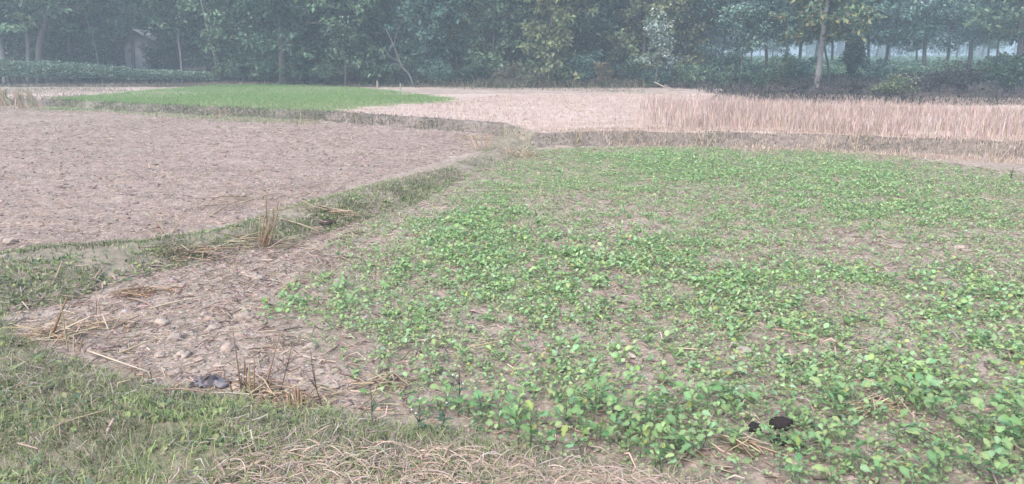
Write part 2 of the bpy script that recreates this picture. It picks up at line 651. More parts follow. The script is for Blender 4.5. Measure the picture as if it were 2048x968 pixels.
# bare corner of the mustard plot
CORNER = P([(0, 650), (50, 612), (140, 585), (230, 556), (330, 532), (470, 500), (570, 484), (660, 455), (720, 440), (700, 520), (560, 600), (520, 640), (600, 690), (700, 740), (740, 830),
            (620, 826), (480, 798), (330, 780), (160, 726), (60, 686)])
q = np.concatenate([sample(CORNER, 5000), sample(CROP, 7000)])
q = q[(np.abs(q[:, 0]) < 0.85 * q[:, 1] + 1) & (q[:, 1] < 12)]
sz = np.clip(rng.lognormal(math.log(.0085), .55, len(q)), .004, .028)
CLODC = [(.35, .28, .23), (.38, .31, .255), (.31, .245, .20)]
scatter_lumps("soil_crumbs", M_CLOD, q, sz, CLODC, "small crumbs of dry soil in the bare corner and between the mustard plants")

CLODS = [(342, 670, 40, "largest rounded clod of dry earth in the bare corner, between two straw piles"),
         (323, 640, 28, "clod of pale earth just behind the largest rounded clod"),
         (318, 706, 20, "small clod of earth in front of the largest rounded clod, left one"),
         (367, 704, 26, "clod of earth in front of the largest rounded clod, right one"),
         (349, 742, 26, "clod of earth on the edge of the grass bank left of the grey scrap"),
         (513, 552, 24, "lone pale clod of earth right of the flattened straw pile"),
         (489, 626, 40, "flat crumbled clod of earth beside the first mustard plants"),
         (425, 652, 24, "clod of earth between largest clod and first mustard plants"),
         (455, 690, 32, "low crumbled clod of earth left of the tall dry stalks"),
         (622, 690, 30, "clod of earth at the edge of the mustard leaves behind the thin dry weed"),
         (1020, 602, 20, "rounded pinkish clod of earth standing among mustard plants mid field"),
         (1488, 698, 36, "flat pale clod of earth on a bare patch right of mid field"),
         (1120, 840, 44, "broad crumbly clod on the bare patch before the near straw"),
         (1260, 708, 26, "pale clod of earth on a small bare patch mid field"),
         (1920, 493, 20, "far clod of pale earth on the bare patch near the right edge"),
         (34, 684, 20, "clod of earth at the left end of the leaning stake straw pile"),
         (400, 715, 18, None), (288, 690, 16, None), (384, 668, 15, None), (438, 728, 18, None), (260, 650, 14, None), (300, 612, 15, None),
         (470, 590, 14, None), (525, 708, 18, None), (560, 760, 16, None), (215, 640, 14, None), (408, 625, 15, None), (245, 700, 15, None),
         (590, 560, 13, None), (640, 740, 18, None), (670, 770, 20, None), (20, 480, 26, None), (48, 492, 22, None), (8, 512, 24, None), (390, 560, 14, None)]
CL_G = [(np.array(G(a_, b_)), t_) for (a_, b_), t_ in (((342, 670), "largest rounded clod"), ((513, 552), "lone pale clod"), ((489, 626), "flat crumbled clod"), ((285, 592), "small reddish straw pile"), ((510, 775), "tall dry stalks"),
        ((648, 800), "thin dark leafless weed"), ((20, 495), "bund's left end"), ((420, 768), "grey scrap"), ((140, 672), "leaning stake"))]
CL_N = {}


def clod_label(px_, py_):
    p_ = np.array(G(px_, py_))
    j_ = min(range(len(CL_G)), key=lambda k_: np.linalg.norm(CL_G[k_][0] - p_))
    d_ = p_ - CL_G[j_][0]
    way = ("right of", "behind", "left of", "in front of")[int(round(math.atan2(d_[1], d_[0]) / (math.pi / 2))) % 4]
    k_ = (way, CL_G[j_][1])
    CL_N[k_] = CL_N.get(k_, 0) + 1
    return ("small earth clod ", "another small earth clod ", "third small earth clod ", "fourth small earth clod ")[min(CL_N[k_], 4) - 1] + f"lying {way} the {k_[1]}"


for i, (px, py, wpx, lb) in enumerate(CLODS):
    g = GH(px, py + wpx * .25)
    s = wpx / FOC * math.hypot(g[1], 1.5) * 0.50
    V, F = lump(100 + i, 3, 0.62, 0.34)
    mb = MB()
    c = np.array(CLODC[i % 2]) * rng.uniform(.98, 1.14)
    mb.add(V * s * np.array([1.05, .9, 1]), F, c)
    o = mb.build("earth_clod", M_CLOD, None, True, loc=(g[0], g[1], g[2] + s * .10))
    o.rotation_euler = (0, 0, rng.uniform(0, 6))
    tag(o, lb or clod_label(px, py), "earth clod", "clods of dry earth")

# ------------------------------------------------------------------ straw
def straw_piece(L, r, bend=0.1, n=4, seg=4):
    x = np.linspace(-.5, .5, seg + 1)
    p = np.stack([x * L, bend * L * (0.25 - x * x), 0 * x], -1)
    return tube(p, r * np.linspace(1.1, .8, seg + 1), n)


ST = []
for k in range(5):
    x = np.linspace(-.5, .5, 3)
    Vt, Ft = tube(np.stack([x, (.12 * rng.uniform(-1, 1)) * (0.25 - x * x) * 4, 0 * x], -1), [.011, .012, .009], 3, False)
    ST.append((Vt, Ft))


def straw_mass(mb, xy, L, dz, tilt=0.15, cols=STRAW, thick=1.0):
    n = len(xy)
    which = rng.integers(0, 5, n)
    for k in range(5):
        q_ = which == k
        m = int(q_.sum())
        if not m:
            continue
        Pp = on_ground(xy[q_])
        Pp[:, 2] += dz[q_] if np.ndim(dz) else dz
        M = frames(rng.uniform(0, 6.28, m), rng.normal(0, tilt, m), rng.uniform(0, 6, m), L[q_])
        M = M[:, :, [1, 0, 2]]                     # template lies along x
        th = thick * rng.uniform(.6, 1.3, m) * np.clip(.22 / L[q_], .6, 2.5)
        M[:, :, 1] *= th[:, None]
        M[:, :, 2] *= th[:, None]
        V, F, C = inst(*ST[k], M, Pp, mixcol(m, cols, .15))
        mb.add(V, F, C)


mb = MB()
q = np.concatenate([sample(CORNER, 2000), sample(CROP, 22000)])
q = q[(np.abs(q[:, 0]) < .85 * q[:, 1] + 1)]
straw_mass(mb, q, rng.uniform(.025, .12, len(q)), .012, .12, PINK + [(.30, .22, .17), (.22, .16, .125)], 1.5)
q = sample(TILLED, 14000)
q = q[(np.abs(q[:, 0]) < .85 * q[:, 1] + 1) & (sdist(BUND, q[:, 0], q[:, 1]) < 0)]
q = q[rng.random(len(q)) < np.clip(.35 + 1.2 * sstep(-6, 2, q[:, 0]) + .9 * sstep(12, 17, q[:, 1]), 0, 1)]
straw_mass(mb, q, rng.uniform(.03, .14, len(q)), .028, .22, PINK + [(.30, .22, .17)], 1.6)
tag(mb.build("straw_litter", M_STRAW), "loose pale straw bits scattered over the bare soil", kind="stuff")


def straw_pile(px, py, wx, wy, n, label, rot=0.0, L=(.12, .4), h=.05, cols=STRAW, tilt=.18, keep=None):
    """A small heap of fallen straw: a thing whose stalks are joined, being too thin to pick apart."""
    g = GH(px, py)
    a = rng.normal(0, .4, (n, 2)) * np.array([wx, wy])
    ca_, sa_ = math.cos(rot), math.sin(rot)
    xy = np.stack([g[0] + a[:, 0] * ca_ - a[:, 1] * sa_, g[1] + a[:, 0] * sa_ + a[:, 1] * ca_], -1)
    mb_ = MB()
    dzz = rng.uniform(0.004, h, n) * np.exp(-(a[:, 0] / wx) ** 2 - (a[:, 1] / wy) ** 2)
    straw_mass(mb_, xy, rng.uniform(*L, n), dzz + .01, tilt, cols, 1.5)
    root = empty("straw_pile", g)
    o = mb_.build("stalks", M_STRAW, root)
    o.location = -g
    o["kind"] = "stuff"
    tag(root, label, "straw pile", "small piles of fallen straw")


straw_pile(140, 672, .38, .28, 90, "loose straw pile around the leaning brown stake in the left corner", .2, (.1, .35))
straw_pile(385, 508, .34, .14, 44, "flattened straw pile of long pale stalks at the grassy bund's foot", .1, (.2, .55), .04)
straw_pile(285, 592, .22, .14, 55, "small reddish straw pile alone on the bare corner soil", 0, (.06, .2), .05, [(.40, .27, .17), (.34, .22, .14), (.46, .34, .22)])
straw_pile(545, 492, .3, .14, 34, "straw pile spread around the tall brown stalk bundle", 0, (.12, .45))
straw_pile(665, 428, .4, .16, 36, "straw pile at the bund's edge beside the dark hole", .25, (.15, .5))
straw_pile(525, 790, .2, .10, 36, "straw pile around the foot of the tall dry stalks", 0, (.08, .28))
straw_pile(625, 812, .3, .12, 45, "straw pile beside the short brown stump of stalks", 0, (.08, .25))
straw_pile(770, 775, .16, .1, 35, "small pale straw pile under the first mustard leaves", .3, (.06, .18))
straw_pile(1480, 905, .2, .08, 22, "thin straw pile below the dark brown clods", .3, (.08, .25))
straw_pile(1770, 815, .22, .1, 25, "thin straw pile crossed by one long stem between right hand plants", .3, (.1, .3))
straw_pile(1040, 312, .5, .3, 60, "reddish straw pile where the bund meets the far bank", .3, (.15, .5))
straw_pile(960, 280, .5, .4, 40, "straw pile at the far corner of the ploughed plot", .3, (.15, .5))
straw_pile(470, 405, .5, .22, 24, "straw pile at the ploughed edge of the grassy bund", .6, (.2, .6))

STALKS = [((235, 712), (415, 655), "long pale straw lying from the left pile towards the clods"),
          ((175, 705), (300, 755), "thick pale straw lying along the bank edge below the left pile"),
          ((290, 785), (430, 800), "pale straw lying across the grass just below the grey scrap"),
          ((420, 790), (560, 808), "long straw along the grass edge under the tall dry stalks"),
          ((95, 865), (215, 835), "long pale straw lying across the left grass"),
          ((445, 965), (540, 930), "crossed pale straw on the grass beside the near dry heap"),
          ((430, 925), (452, 968), "pale straw standing across another at the bottom edge"),
          ((325, 915), (352, 892), "short pale straw in the middle of the near grass"),
          ((300, 620), (420, 600), "thin straw on bare soil in front of the small reddish pile"),
          ((255, 600), (318, 635), "brown straw running out of the small reddish pile"),
          ((225, 660), (280, 640), "reddish straw lying left of the largest clod"),
          ((105, 572), (125, 530), "straw leaning against the grass of the bund"),
          ((188, 565), (215, 537), "pair of short straws at the bund's foot"),
          ((480, 480), (528, 470), "thick pale straw left of the tall brown stalk bundle"),
          ((455, 486), (525, 482), "second thick straw lying flat left of the tall brown stalk bundle"),
          ((560, 440), (640, 470), "straw leaning right of the tall brown stalk bundle"),
          ((640, 395), (680, 432), "long straw leaning on the bund above the dark hole"),
          ((1180, 762), (1240, 780), "straw lying beside the bare patch in the mustard"),
          ((1090, 850), (1170, 846), "pale straw lying on the broad crumbly clod's bare patch"),
          ((1240, 882), (1340, 874), "straw lying on bare soil among the near mustard plants"),
          ((1680, 832), (1745, 822), "thick pale straw left end of the right hand straws"),
          ((1745, 838), (1762, 805), "upright pale straw crossing between right hand plants"),
          ((1612, 900), (1660, 896), "short pale straw on soil below the dark clods"),
          ((1720, 760), (1755, 780), "pale straw tipped against mustard leaves on the right"),
          ((1350, 700), (1420, 712), "brown straw on a bare patch right of mid field"),
          ((1540, 662), (1640, 690), "long brown straw on the bare soil right of mid field"),
          ((420, 435), (490, 405), "long straw lying on the ploughed edge of the bund"),
          ((500, 880), (535, 895), "short thick straw upright in the near grass"),
          ((60, 738), (25, 722), "straw lying at the left edge of the grass"),
          ((930, 700), (1010, 690), "thin straw lying between mustard plants left of mid field"),
          ((1825, 735), (1905, 728), "thin straw on the bare patch by the plot's right side"),
          ((1935, 840), (1990, 828), "greyish straw lying at the right end of the near plants"),
          ((1775, 925), (1825, 945), "bent straw on soil near the right corner"),
          ((215, 870), (230, 850), "short straw standing in the left grass")]
for (a, b_, lb) in STALKS:
    pa, pb = GH(*a), GH(*b_)
    pa[2] += .012
    pb[2] += .03
    c_ = (pa + pb) / 2
    L = np.linalg.norm(pb - pa)
    k = np.linspace(0, 1, 5)[:, None]
    sag = np.array([rng.normal(0, .03), rng.normal(0, .03), .03]) * L
    pts = pa + (pb - pa) * k + sag * (k * (1 - k) * 4) - c_
    mb = MB()
    V, F = tube(pts, np.linspace(.0055, .0035, 5) * rng.uniform(.8, 1.2) * (1 if c_[1] < 5 else 1.5), 5)
    mb.add(V, F, mixcol(1, STRAW[:3], .08)[0])
    tag(mb.build("straw_stalk", M_STRAW, None, True, loc=c_), lb, "straw", "single straws lying on the ground")

# ------------------------------------------------------------------ standing dry stalks
def stalk_bundle(name, px, py, stalks, label, cat, cols, r0=.006, group=None):
    g = GH(px, py)
    root = empty(name, g)
    for (dx, dy, h, lx, ly) in stalks:
        base = np.array([dx, dy, 0]) + np.array([0, 0, float(height(np.array([g[0] + dx]), np.array([g[1] + dy]))[0]) - g[2] - .02])
        k = np.linspace(0, 1, 6)[:, None]
        w = rng.normal(0, .02, 3) * h
        pts = base + np.array([lx, ly, h]) * k + w * np.sin(k * 3.1)
        mb_ = MB()
        V, F = tube(pts, np.linspace(r0, r0 * .55, 6) * rng.uniform(.8, 1.2), 5)
        mb_.add(V, F, mixcol(1, cols, .12)[0])
        mb_.build("stalk", M_STRAW, root, True)
    return tag(root, label, cat, group)


BR = [(.30, .19, .12), (.36, .24, .15), (.42, .30, .19), (.25, .16, .10)]
stalk_bundle("stalk_bundle", 528, 496, [(rng.normal(0, .018), rng.normal(0, .012), rng.uniform(.18, .46), .075 + rng.normal(0, .045), rng.normal(0, .05)) for _ in range(13)],
             "tall brown bundle of dry stalks standing upright at the foot of the bund", "stalk bundle", BR, .006)
stalk_bundle("dry_stalks", 490, 792, [(-.015, .0, .36, -.02, .01), (.0, .01, .22, .0, .02), (.02, .0, .18, .01, 0), (.07, .03, .3, .09, .05), (.04, .0, .2, .02, .0), (-.05, .0, .12, -.03, 0), (.01, -.01, .2, .005, .0), (.1, .0, .1, .03, .0)],
             "tall thin dry stalks standing at the edge of the grass near the grey scrap", "dry stalks", BR, .005)
stalk_bundle("stalk_stump", 598, 826, [(-.025, 0, .12, -.01, 0), (-.012, .008, .14, .0, 0), (.0, .0, .15, .005, 0), (.012, -.006, .13, .006, 0), (.03, 0, .06, .04, 0), (.02, .01, .1, .012, .0), (-.03, .01, .07, -.02, 0), (.005, .012, .11, .0, 0)],
             "short reddish brown stump of cut stalks at the grass edge", "stalk stump", BR[:3], .009)
stalk_bundle("leaning_stake", 95, 682, [(0, 0, .26, .11, .06)], "brown stake leaning over the loose straw pile in the left corner", "stake", [(.27, .18, .12)], .010)
stalk_bundle("upright_straw", 137, 705, [(0, 0, .33, .0, .0), (.03, 0, .12, .0, .02), (.05, .01, .1, .03, .0)], "single pale straw standing upright beside the leaning stake", "straw", STRAW[:2], .005)
stalk_bundle("stalk_stump", 283, 768, [(-.01, 0, .1, -.02, 0), (.005, .0, .08, .01, 0), (.02, .0, .07, .02, 0), (-.03, .0, .05, -.05, 0)],
             "small brown stump of stalks on the bank edge left of the grey scrap", "stalk stump", BR, .007)
stalk_bundle("dry_stalks", 190, 628, [(-.02, 0, .1, -.02, 0), (.0, .0, .12, .02, 0), (.03, 0, .1, -.01, .02)], "few thin dark stalks standing on the bare soil left of the small reddish pile", "dry stalks", BR, .004)
stalk_bundle("dry_stalks", 475, 540, [(-.02, 0, .14, .04, 0), (.03, .0, .1, .05, 0)], "two short pale stalks standing on bare soil below the tall bundle", "dry stalks", STRAW, .005)
stalk_bundle("dry_stalks", 1036, 316, [(rng.normal(0, .12), rng.normal(0, .08), rng.uniform(.12, .28), rng.normal(0, .08), rng.normal(0, .05)) for _ in range(14)],
             "tuft of reddish dry stalks where the bund meets the far bank", "dry stalks", STRAW, .007)
stalk_bundle("dry_stalks", 968, 300, [(rng.normal(0, .12), rng.normal(0, .08), rng.uniform(.15, .3), -.1 + rng.normal(0, .06), rng.normal(0, .05)) for _ in range(12)],
             "tuft of pale dry stalks at the far corner of the ploughed plot", "dry stalks", STRAW, .007)
for (px, py, n, lb) in [(1148, 290, 9, "short pale stalk tuft on the dark bank left of the tall stubble's corner"),
                        (1260, 292, 9, "stalk tuft at the bank's foot below the tall stubble's corner"),
                        (1408, 290, 10, "leaning pale stalk tuft on the bank mid way along the tall stubble"),
                        (1645, 303, 10, "stalk tuft with two long leaning straws at the mustard plot's top edge"),
                        (1712, 308, 6, "single leaning pale straw tuft on the bank right of the two long straws"),
                        (430, 226, 8, "thin pale tuft before the green seedling plot's bank, left one"),
                        (445, 233, 8, "thin pale tuft before the green seedling plot's bank, right one"),
                        (605, 243, 8, "thin pale stalk tuft at the right end of the green plot's bank"),
                        (710, 250, 8, "thin pale stalk tuft on the bank below the pale stubble"),
                        (125, 214, 8, "thin pale stalk tuft at the left tip of the green plot"),
                        (320, 470, 6, "thin dry stalk tuft at the ploughed edge of the bund"),
                        (1500, 255, 10, "pale broken stalk tuft at the front of the tall stubble"),
                        (1992, 305, 6, "pale stalk tuft on the bank at the right end")]:
    stalk_bundle("stalk_tuft", px, py, [(rng.normal(0, .08), rng.normal(0, .05), rng.uniform(.1, .34), rng.normal(0, .09), rng.normal(0, .05)) for _ in range(n)], lb, "stalk tuft", STRAW, .006, "pale stalk tufts along the field banks")

# straw sheaves at the left end of the far bank
for i, (px, py, n, h, lean, lb) in enumerate([(8, 212, 60, .5, .05, "straw sheaf at the left edge, leftmost of three"),
                                              (44, 215, 70, .46, -.05, "thick straw sheaf between the other two at the far left"),
                                              (76, 214, 36, .48, -.28, "thin sheaf of leaning stalks beside the green plot's left tip")]):
    g = GH(px, py)
    root = empty("straw_sheaf", g)
    mb = MB()
    k = np.linspace(0, 1, 4)[:, None]
    for _ in range(n):
        b0 = np.array([rng.normal(0, .14), rng.normal(0, .1), -.02])
        hh = h * rng.uniform(.6, 1.15)
        tip = np.array([b0[0] * -.3 + lean + rng.normal(0, .06), b0[1] * -.3 + rng.normal(0, .06), hh])
        V, F = tube(b0 + (tip - b0) * k + np.array([rng.normal(0, .02), 0, 0]) * np.sin(k * 3), [.011, .011, .010, .007], 4, False)
        mb.add(V, F, mixcol(1, STRAW[:3], .12)[0])
    o = mb.build("stalks", M_STRAW, root)
    o["kind"] = "stuff"
    tag(root, lb, "straw sheaf", "straw sheaves leaning at the left of the far bank")

# ------------------------------------------------------------------ grass on bund, bank, terrace edges
def grass_stuff(name, label, sets, mat=M_GRASS):
    mb_ = MB()
    for s in sets:
        mb_.add(*s)
    return tag(mb_.build(name, mat), label, kind="stuff")


GR = [(.245, .305, .12), (.285, .34, .15), (.19, .255, .095), (.34, .355, .18)]
GRD = [(.155, .215, .095), (.19, .25, .11), (.13, .185, .085)]
DRY = [(.42, .36, .27), (.52, .45, .35), (.34, .285, .21), (.29, .27, .19)]


def turf(poly, n, h, w, cols, drycols, dry=.25, keep=None, lean=(.3, 1.1), patch=1.5, seed=60, seg2=True):
    q_ = sample(poly, n)
    q_ = q_[np.abs(q_[:, 0]) < .9 * q_[:, 1] + 1.2]
    nz = fbm(q_[:, 0] * patch, q_[:, 1] * patch, 3, seed)
    if keep is not None:
        q_k = rng.random(len(q_)) < keep(q_[:, 0], q_[:, 1], nz)
        q_, nz = q_[q_k], nz[q_k]
    m = len(q_)
    T = mixcol(m, cols, .15)
    d_ = rng.random(m) < np.clip(dry + nz * 1.1, 0.03, .95)
    T = T * np.clip(1 + .9 * fbm(q_[:, 0] * 4.1, q_[:, 1] * 4.1, 2, seed + 3), .6, 1.5)[:, None]
    T[d_] = mixcol(int(d_.sum()), drycols, .15)
    hh = rng.uniform(*h, m) * (1 + .5 * np.clip(nz * -1.5, -.6, .8))
    return blades(on_ground(q_, -.004), hh, rng.uniform(*w, m), rng.uniform(*lean, m), rng.uniform(0, 6.28, m), T, seg2)


def k_bund(x, y, nz):
    # thick on the right shoulder and the broad left part, trodden thin along the middle and towards the far end
    right_edge = sstep(.55, .0, sdist(BUND, x, y))
    return np.clip(.26 + .55 * right_edge + .34 * sstep(-1.0, -2.5, x) + nz * 1.7, .04, 1) * sstep(-.05, .16, sdist(BUND, x, y) + .25 * fbm(x * 4, y * 4, 2, 63)) * (1 - .85 * sstep(8.8, 11.2, y))


SHOULDER = P([(705, 398), (760, 384), (850, 354), (905, 336), (935, 340), (915, 352), (850, 390), (770, 416), (690, 440), (600, 466), (470, 492), (460, 470), (560, 452), (640, 425)], .08)
grass_stuff("bund_grass", "short dark green grass on the diagonal bund with worn dry spots",
            [turf(BUND, 75000, (.018, .05), (.004, .009), GRD + GR, DRY, .40, k_bund, (.4, 1.4), 1.6),
             turf(SHOULDER, 8000, (.03, .065), (.005, .010), GRD + GR[:2], DRY, .12, lambda x, y, nz: np.clip(.55 + nz * 2.2, 0, 1) * sstep(-.02, .1, sdist(SHOULDER, x, y)), (.3, 1.2), 2.2, 64)])


def k_bank(x, y, nz):
    # green at the left, thinning out to the dry straw at the right
    return np.clip(.75 - sstep(.3, 1.2, x) + nz * 1.6, .10, 1)


near_bank = BANK.copy()
near_bank[:, 1] = np.maximum(near_bank[:, 1], 1.6)
near_bank[:, 0] = np.clip(near_bank[:, 0], -4.2, 3.2)
grass_stuff("bank_grass", "short tangled green and dry grass on the near left bank",
            [turf(near_bank, 75000, (.02, .06), (.0026, .0058), GR + GRD[:1], DRY, .42, k_bank, (.5, 1.6), 3.2, 66),
             turf(near_bank, 9000, (.05, .11), (.002, .004), GR, DRY, .4, lambda x, y, nz: np.clip(1.1 - sstep(.2, 1.4, x) + nz, .1, 1), (.6, 1.5), 2.5, 68)])
# broad low weeds in the bank grass
# leaf templates
def leaf_t(w=.42, fold=.12, curl=.15, rows=(.0, .18, .4, .65, .86, 1.0), prof=(.05, .55, .95, 1.0, .62, .0), pet=0.0):
    V, F = [], []
    for t_, p_ in zip(rows, prof):
        z = -curl * t_ * t_
        wv = .03 * math.sin(t_ * 9)
        V += [(-w * p_ * .5, pet + t_, z + fold * p_ * .5 + wv), (0, pet + t_, z), (w * p_ * .5, pet + t_, z + fold * p_ * .5 - wv)]
    for k in range(len(rows) - 1):
        a = 3 * k
        F += [(a, a + 1, a + 4, a + 3), (a + 1, a + 2, a + 5, a + 4)]
    V = np.array(V)
    Tt = np.ones((len(V), 3))
    Tt[1::3] = (1.25, 1.18, 1.2)                             # paler midrib
    return V, np.array(F), Tt


LEAF_R = leaf_t(.80, .2, .25, (0, .3, .7, 1.0), (.1, .85, 1.0, .25))
LEAF_S = leaf_t(.62, .15, .2, (0, .35, .75, 1.0), (.1, .95, .9, .0))
HEX = (np.array([(0, 0, 0), (-.36, .35, .08), (-.3, .8, .06), (0, 1.0, -.06), (.3, .8, .06), (.36, .35, .08)]), np.array([(0, 5, 4, 3), (0, 3, 2, 1)]))
DIA = (np.array([(0, 0, 0), (-.28, .5, .09), (0, 1.0, -.08), (.28, .5, .09)]), np.array([(0, 3, 2), (0, 2, 1)]))


def leaves(mb_, Pp, az, el, L, T, tmpl=DIA, roll=None):
    n = len(Pp)
    M = frames(az, el, rng.normal(0, .5, n) if roll is None else roll, L)
    if len(tmpl) == 3:
        V, F, C = inst(tmpl[0], tmpl[1], M, Pp, T, tmpl[2])
    else:
        V, F, C = inst(tmpl[0], tmpl[1], M, Pp, T)
    mb_.add(V, F, C)


mb = MB()
q = np.concatenate([sample(near_bank, 2600), sample(BUND, 3500)])
q = q[(np.abs(q[:, 0]) < .9 * q[:, 1] + 1.2) & (q[:, 0] < .9) & (fbm(q[:, 0] * 2, q[:, 1] * 2, 3, 71) > -.05) & (q[:, 1] < 9)]
n = len(q)
for k in range(3):
    Pp = on_ground(q + rng.normal(0, .015, (n, 2)), .012)
    leaves(mb, Pp, rng.uniform(0, 6.28, n), rng.uniform(-.1, .8, n), rng.uniform(.015, .04, n), mixcol(n, GR[:2] + [(.12, .17, .09)], .15), LEAF_S)
tag(mb.build("ground_weeds", M_LEAF), "tiny round leaved weeds creeping through the grass", kind="stuff")

# ragged grass and dry stalks along the terrace bank
xs = rng.uniform(-22, 20, 26000)
ss = np.abs(rng.normal(.16, .17, len(xs))) * np.where(xs > 0, .8, 1)
q = np.stack([xs, terr_line(xs) + ss], -1)
q = q[np.abs(q[:, 0]) < .85 * q[:, 1] + 1]
kp = np.where(q[:, 0] < -1.5, .9, .55) * np.clip(.8 + fbm(q[:, 0] * 1.2, q[:, 1], 3, 75) * 1.6, 0.1, 1.2)
q = q[rng.random(len(q)) < kp]
m = len(q)
T = mixcol(m, [(.12, .145, .08), (.155, .17, .10), (.10, .115, .07)], .2)
d_ = rng.random(m) < np.where(q[:, 0] < -2.5, .22, .35)
T[d_] = mixcol(int(d_.sum()), [(.30, .235, .185), (.40, .32, .26), (.20, .155, .125)], .2)
grass_stuff("bank_edge_grass", "ragged dark grass and dry stems along the bank of the far plots",
            [blades(on_ground(q, -.01), rng.uniform(.03, .085, m) * np.where(q[:, 0] > -1, .7, 1), rng.uniform(.008, .018, m), rng.uniform(.2, 1.2, m), rng.uniform(0, 6.28, m), T)])

mb = MB()
q = np.concatenate([sample(near_bank, 5200), sample(BUND, 5000)])
q = q[(np.abs(q[:, 0]) < .9 * q[:, 1] + 1.2)]
nz = fbm(q[:, 0] * 2.2, q[:, 1] * 2.2, 3, 77)
q = q[rng.random(len(q)) < np.clip(.45 + 1.6 * nz, .05, 1)]
straw_mass(mb, q, rng.uniform(.02, .10, len(q)), rng.uniform(.015, .045, len(q)), .35, DRY + PINK[:1] + [(.50, .45, .36)], 1.1)
tag(mb.build("dead_grass_litter", M_STRAW), "dead pale grass bits lying through the green grass", kind="stuff")

# near heap of dry straw
HEAP = P([(430, 1010), (480, 965), (560, 945), (700, 940), (800, 940), (900, 925), (1000, 935), (1100, 935), (1250, 955), (1420, 1000), (1700, 1080), (2000, 1300), (0, 1300)])
mb = MB()
k = np.linspace(0, 1, 6)
hp = sample(HEAP, 15000)
hp = hp[hp[:, 1] > 1.7]
e_ = sdist(HEAP, hp[:, 0], hp[:, 1]) + .22 * fbm(hp[:, 0] * 4, hp[:, 1] * 4, 3, 120)
hp = hp[rng.random(len(hp)) < .12 + .88 * sstep(-.02, .28, e_)]
n = len(hp)
az = rng.uniform(0, 6.28, n)
L = rng.uniform(.04, .15, n)
up = rng.uniform(.0, .55, n) * rng.random(n)
base = on_ground(hp, .0)
base[:, 2] += rng.uniform(0, .03, n)
curl = rng.normal(0, .6, n)
pts = []
pos = base.copy()
a = az.copy()
el = up.copy() * 1.6
pts.append(pos.copy())
for j in range(6):
    pos = pos + np.stack([np.cos(a) * np.cos(el), np.sin(a) * np.cos(el), np.sin(el)], -1) * (L / 6)[:, None]
    a = a + curl / 6
    el = el - up * .65
    pts.append(pos.copy())
pts = np.stack(pts, 1)
wd = rng.uniform(.0007, .0024, n)
side = np.stack([-np.sin(az), np.cos(az), 0 * az], -1) * wd[:, None]
up_ = np.array([0, 0, 1.0]) * wd[:, None]
V = np.stack([pts - side[:, None], pts + up_[:, None] * 1.2, pts + side[:, None]], 2).reshape(-1, 3)
o = np.arange(n)[:, None, None] * 21
fa = []
for j in range(6):
    fa += [(3 * j, 3 * j + 1, 3 * j + 4, 3 * j + 3), (3 * j + 1, 3 * j + 2, 3 * j + 5, 3 * j + 4)]
F = (o + np.array(fa)[None]).reshape(-1, 4)
mb.add(V, F, np.repeat(mixcol(n, [(.52, .39, .31), (.60, .47, .39), (.40, .29, .22), (.46, .36, .28), (.28, .27, .17)], .15), 21, 0))
tag(mb.build("dry_straw", M_STRAW), "tangled heap of curled dry grass along the near bank", kind="stuff")

# ------------------------------------------------------------------ green seedlings, stubble and tall stubble
q = sample(GREEN, 95000)
q[:, 1] += .12 * np.sin(q[:, 1] * 0)
e = sdist(GREEN, q[:, 0], q[:, 1]) + .6 * fbm(q[:, 0] * .5, q[:, 1] * .5, 3, 80)
kp = sstep(-.1, .7, e) * np.clip(.85 + fbm(q[:, 0] * .35, q[:, 1] * .35, 3, 81), .3, 1)
# the near side is sparser and yellower than the far side
q = q[rng.random(len(q)) < kp * np.clip(.35 + .09 * (q[:, 1] - 16), .3, 1)]
m = len(q)
T = mixcol(m, [(.21, .345, .115), (.24, .365, .135), (.185, .31, .105)], .15)
yl = rng.random(m) < np.clip(.62 - .075 * (q[:, 1] - 17), .06, .7)
T[yl] = mixcol(int(yl.sum()), [(.30, .35, .17), (.38, .36, .23), (.27, .33, .15)], .15)
grass_stuff("green_seedlings", "bright green young cereal blades covering the plot before the hedge",
            [blades(on_ground(q, -.01), rng.uniform(.04, .10, m), rng.uniform(.010, .020, m), rng.uniform(.1, .8, m), rng.uniform(0, 6.28, m), T, False)])

VERGE = P([(-300, 202), (0, 208), (110, 204), (190, 189), (300, 179), (420, 170), (700, 171), (900, 178), (1290, 186), (1290, 172), (700, 164), (440, 163), (0, 170), (-300, 175)], TERR)
q = sample(VERGE, 26000)
nz = fbm(q[:, 0] * .5, q[:, 1] * .8, 3, 130)
q = q[rng.random(len(q)) < np.clip(.5 + 1.5 * nz, .05, 1)]
m = len(q)
grass_stuff("dry_verge_grass", "low dry tan and dull green grass on the strip before the hedge and the wood",
            [blades(on_ground(q, -.01), rng.uniform(.04, .15, m), rng.uniform(.012, .03, m), rng.uniform(.2, 1.2, m), rng.uniform(0, 6.28, m), mixcol(m, [(.34, .29, .21), (.24, .23, .15), (.18, .19, .12), (.42, .36, .27), (.22, .17, .14)], .2), False)])

STUB = P([(560, 232), (700, 222), (905, 204), (1000, 190), (1290, 188), (1700, 190), (2100, 200), (2300, 300), (2048, 300), (1640, 288), (1300, 280), (1060, 275), (800, 250)], TERR)
q = sample(STUB, 11000)
q = q[(q[:, 1] > terr_line(q[:, 0]) + .6)]
q = np.repeat(q, 5, 0) + rng.normal(0, .022, (len(q) * 5, 2))
m = len(q)
sets = [blades(on_ground(q, -.01), rng.uniform(.03, .10, m), rng.uniform(.008, .016, m), rng.uniform(.1, 1.0, m), rng.uniform(0, 6.28, m), mixcol(m, PINK, .14), False)]
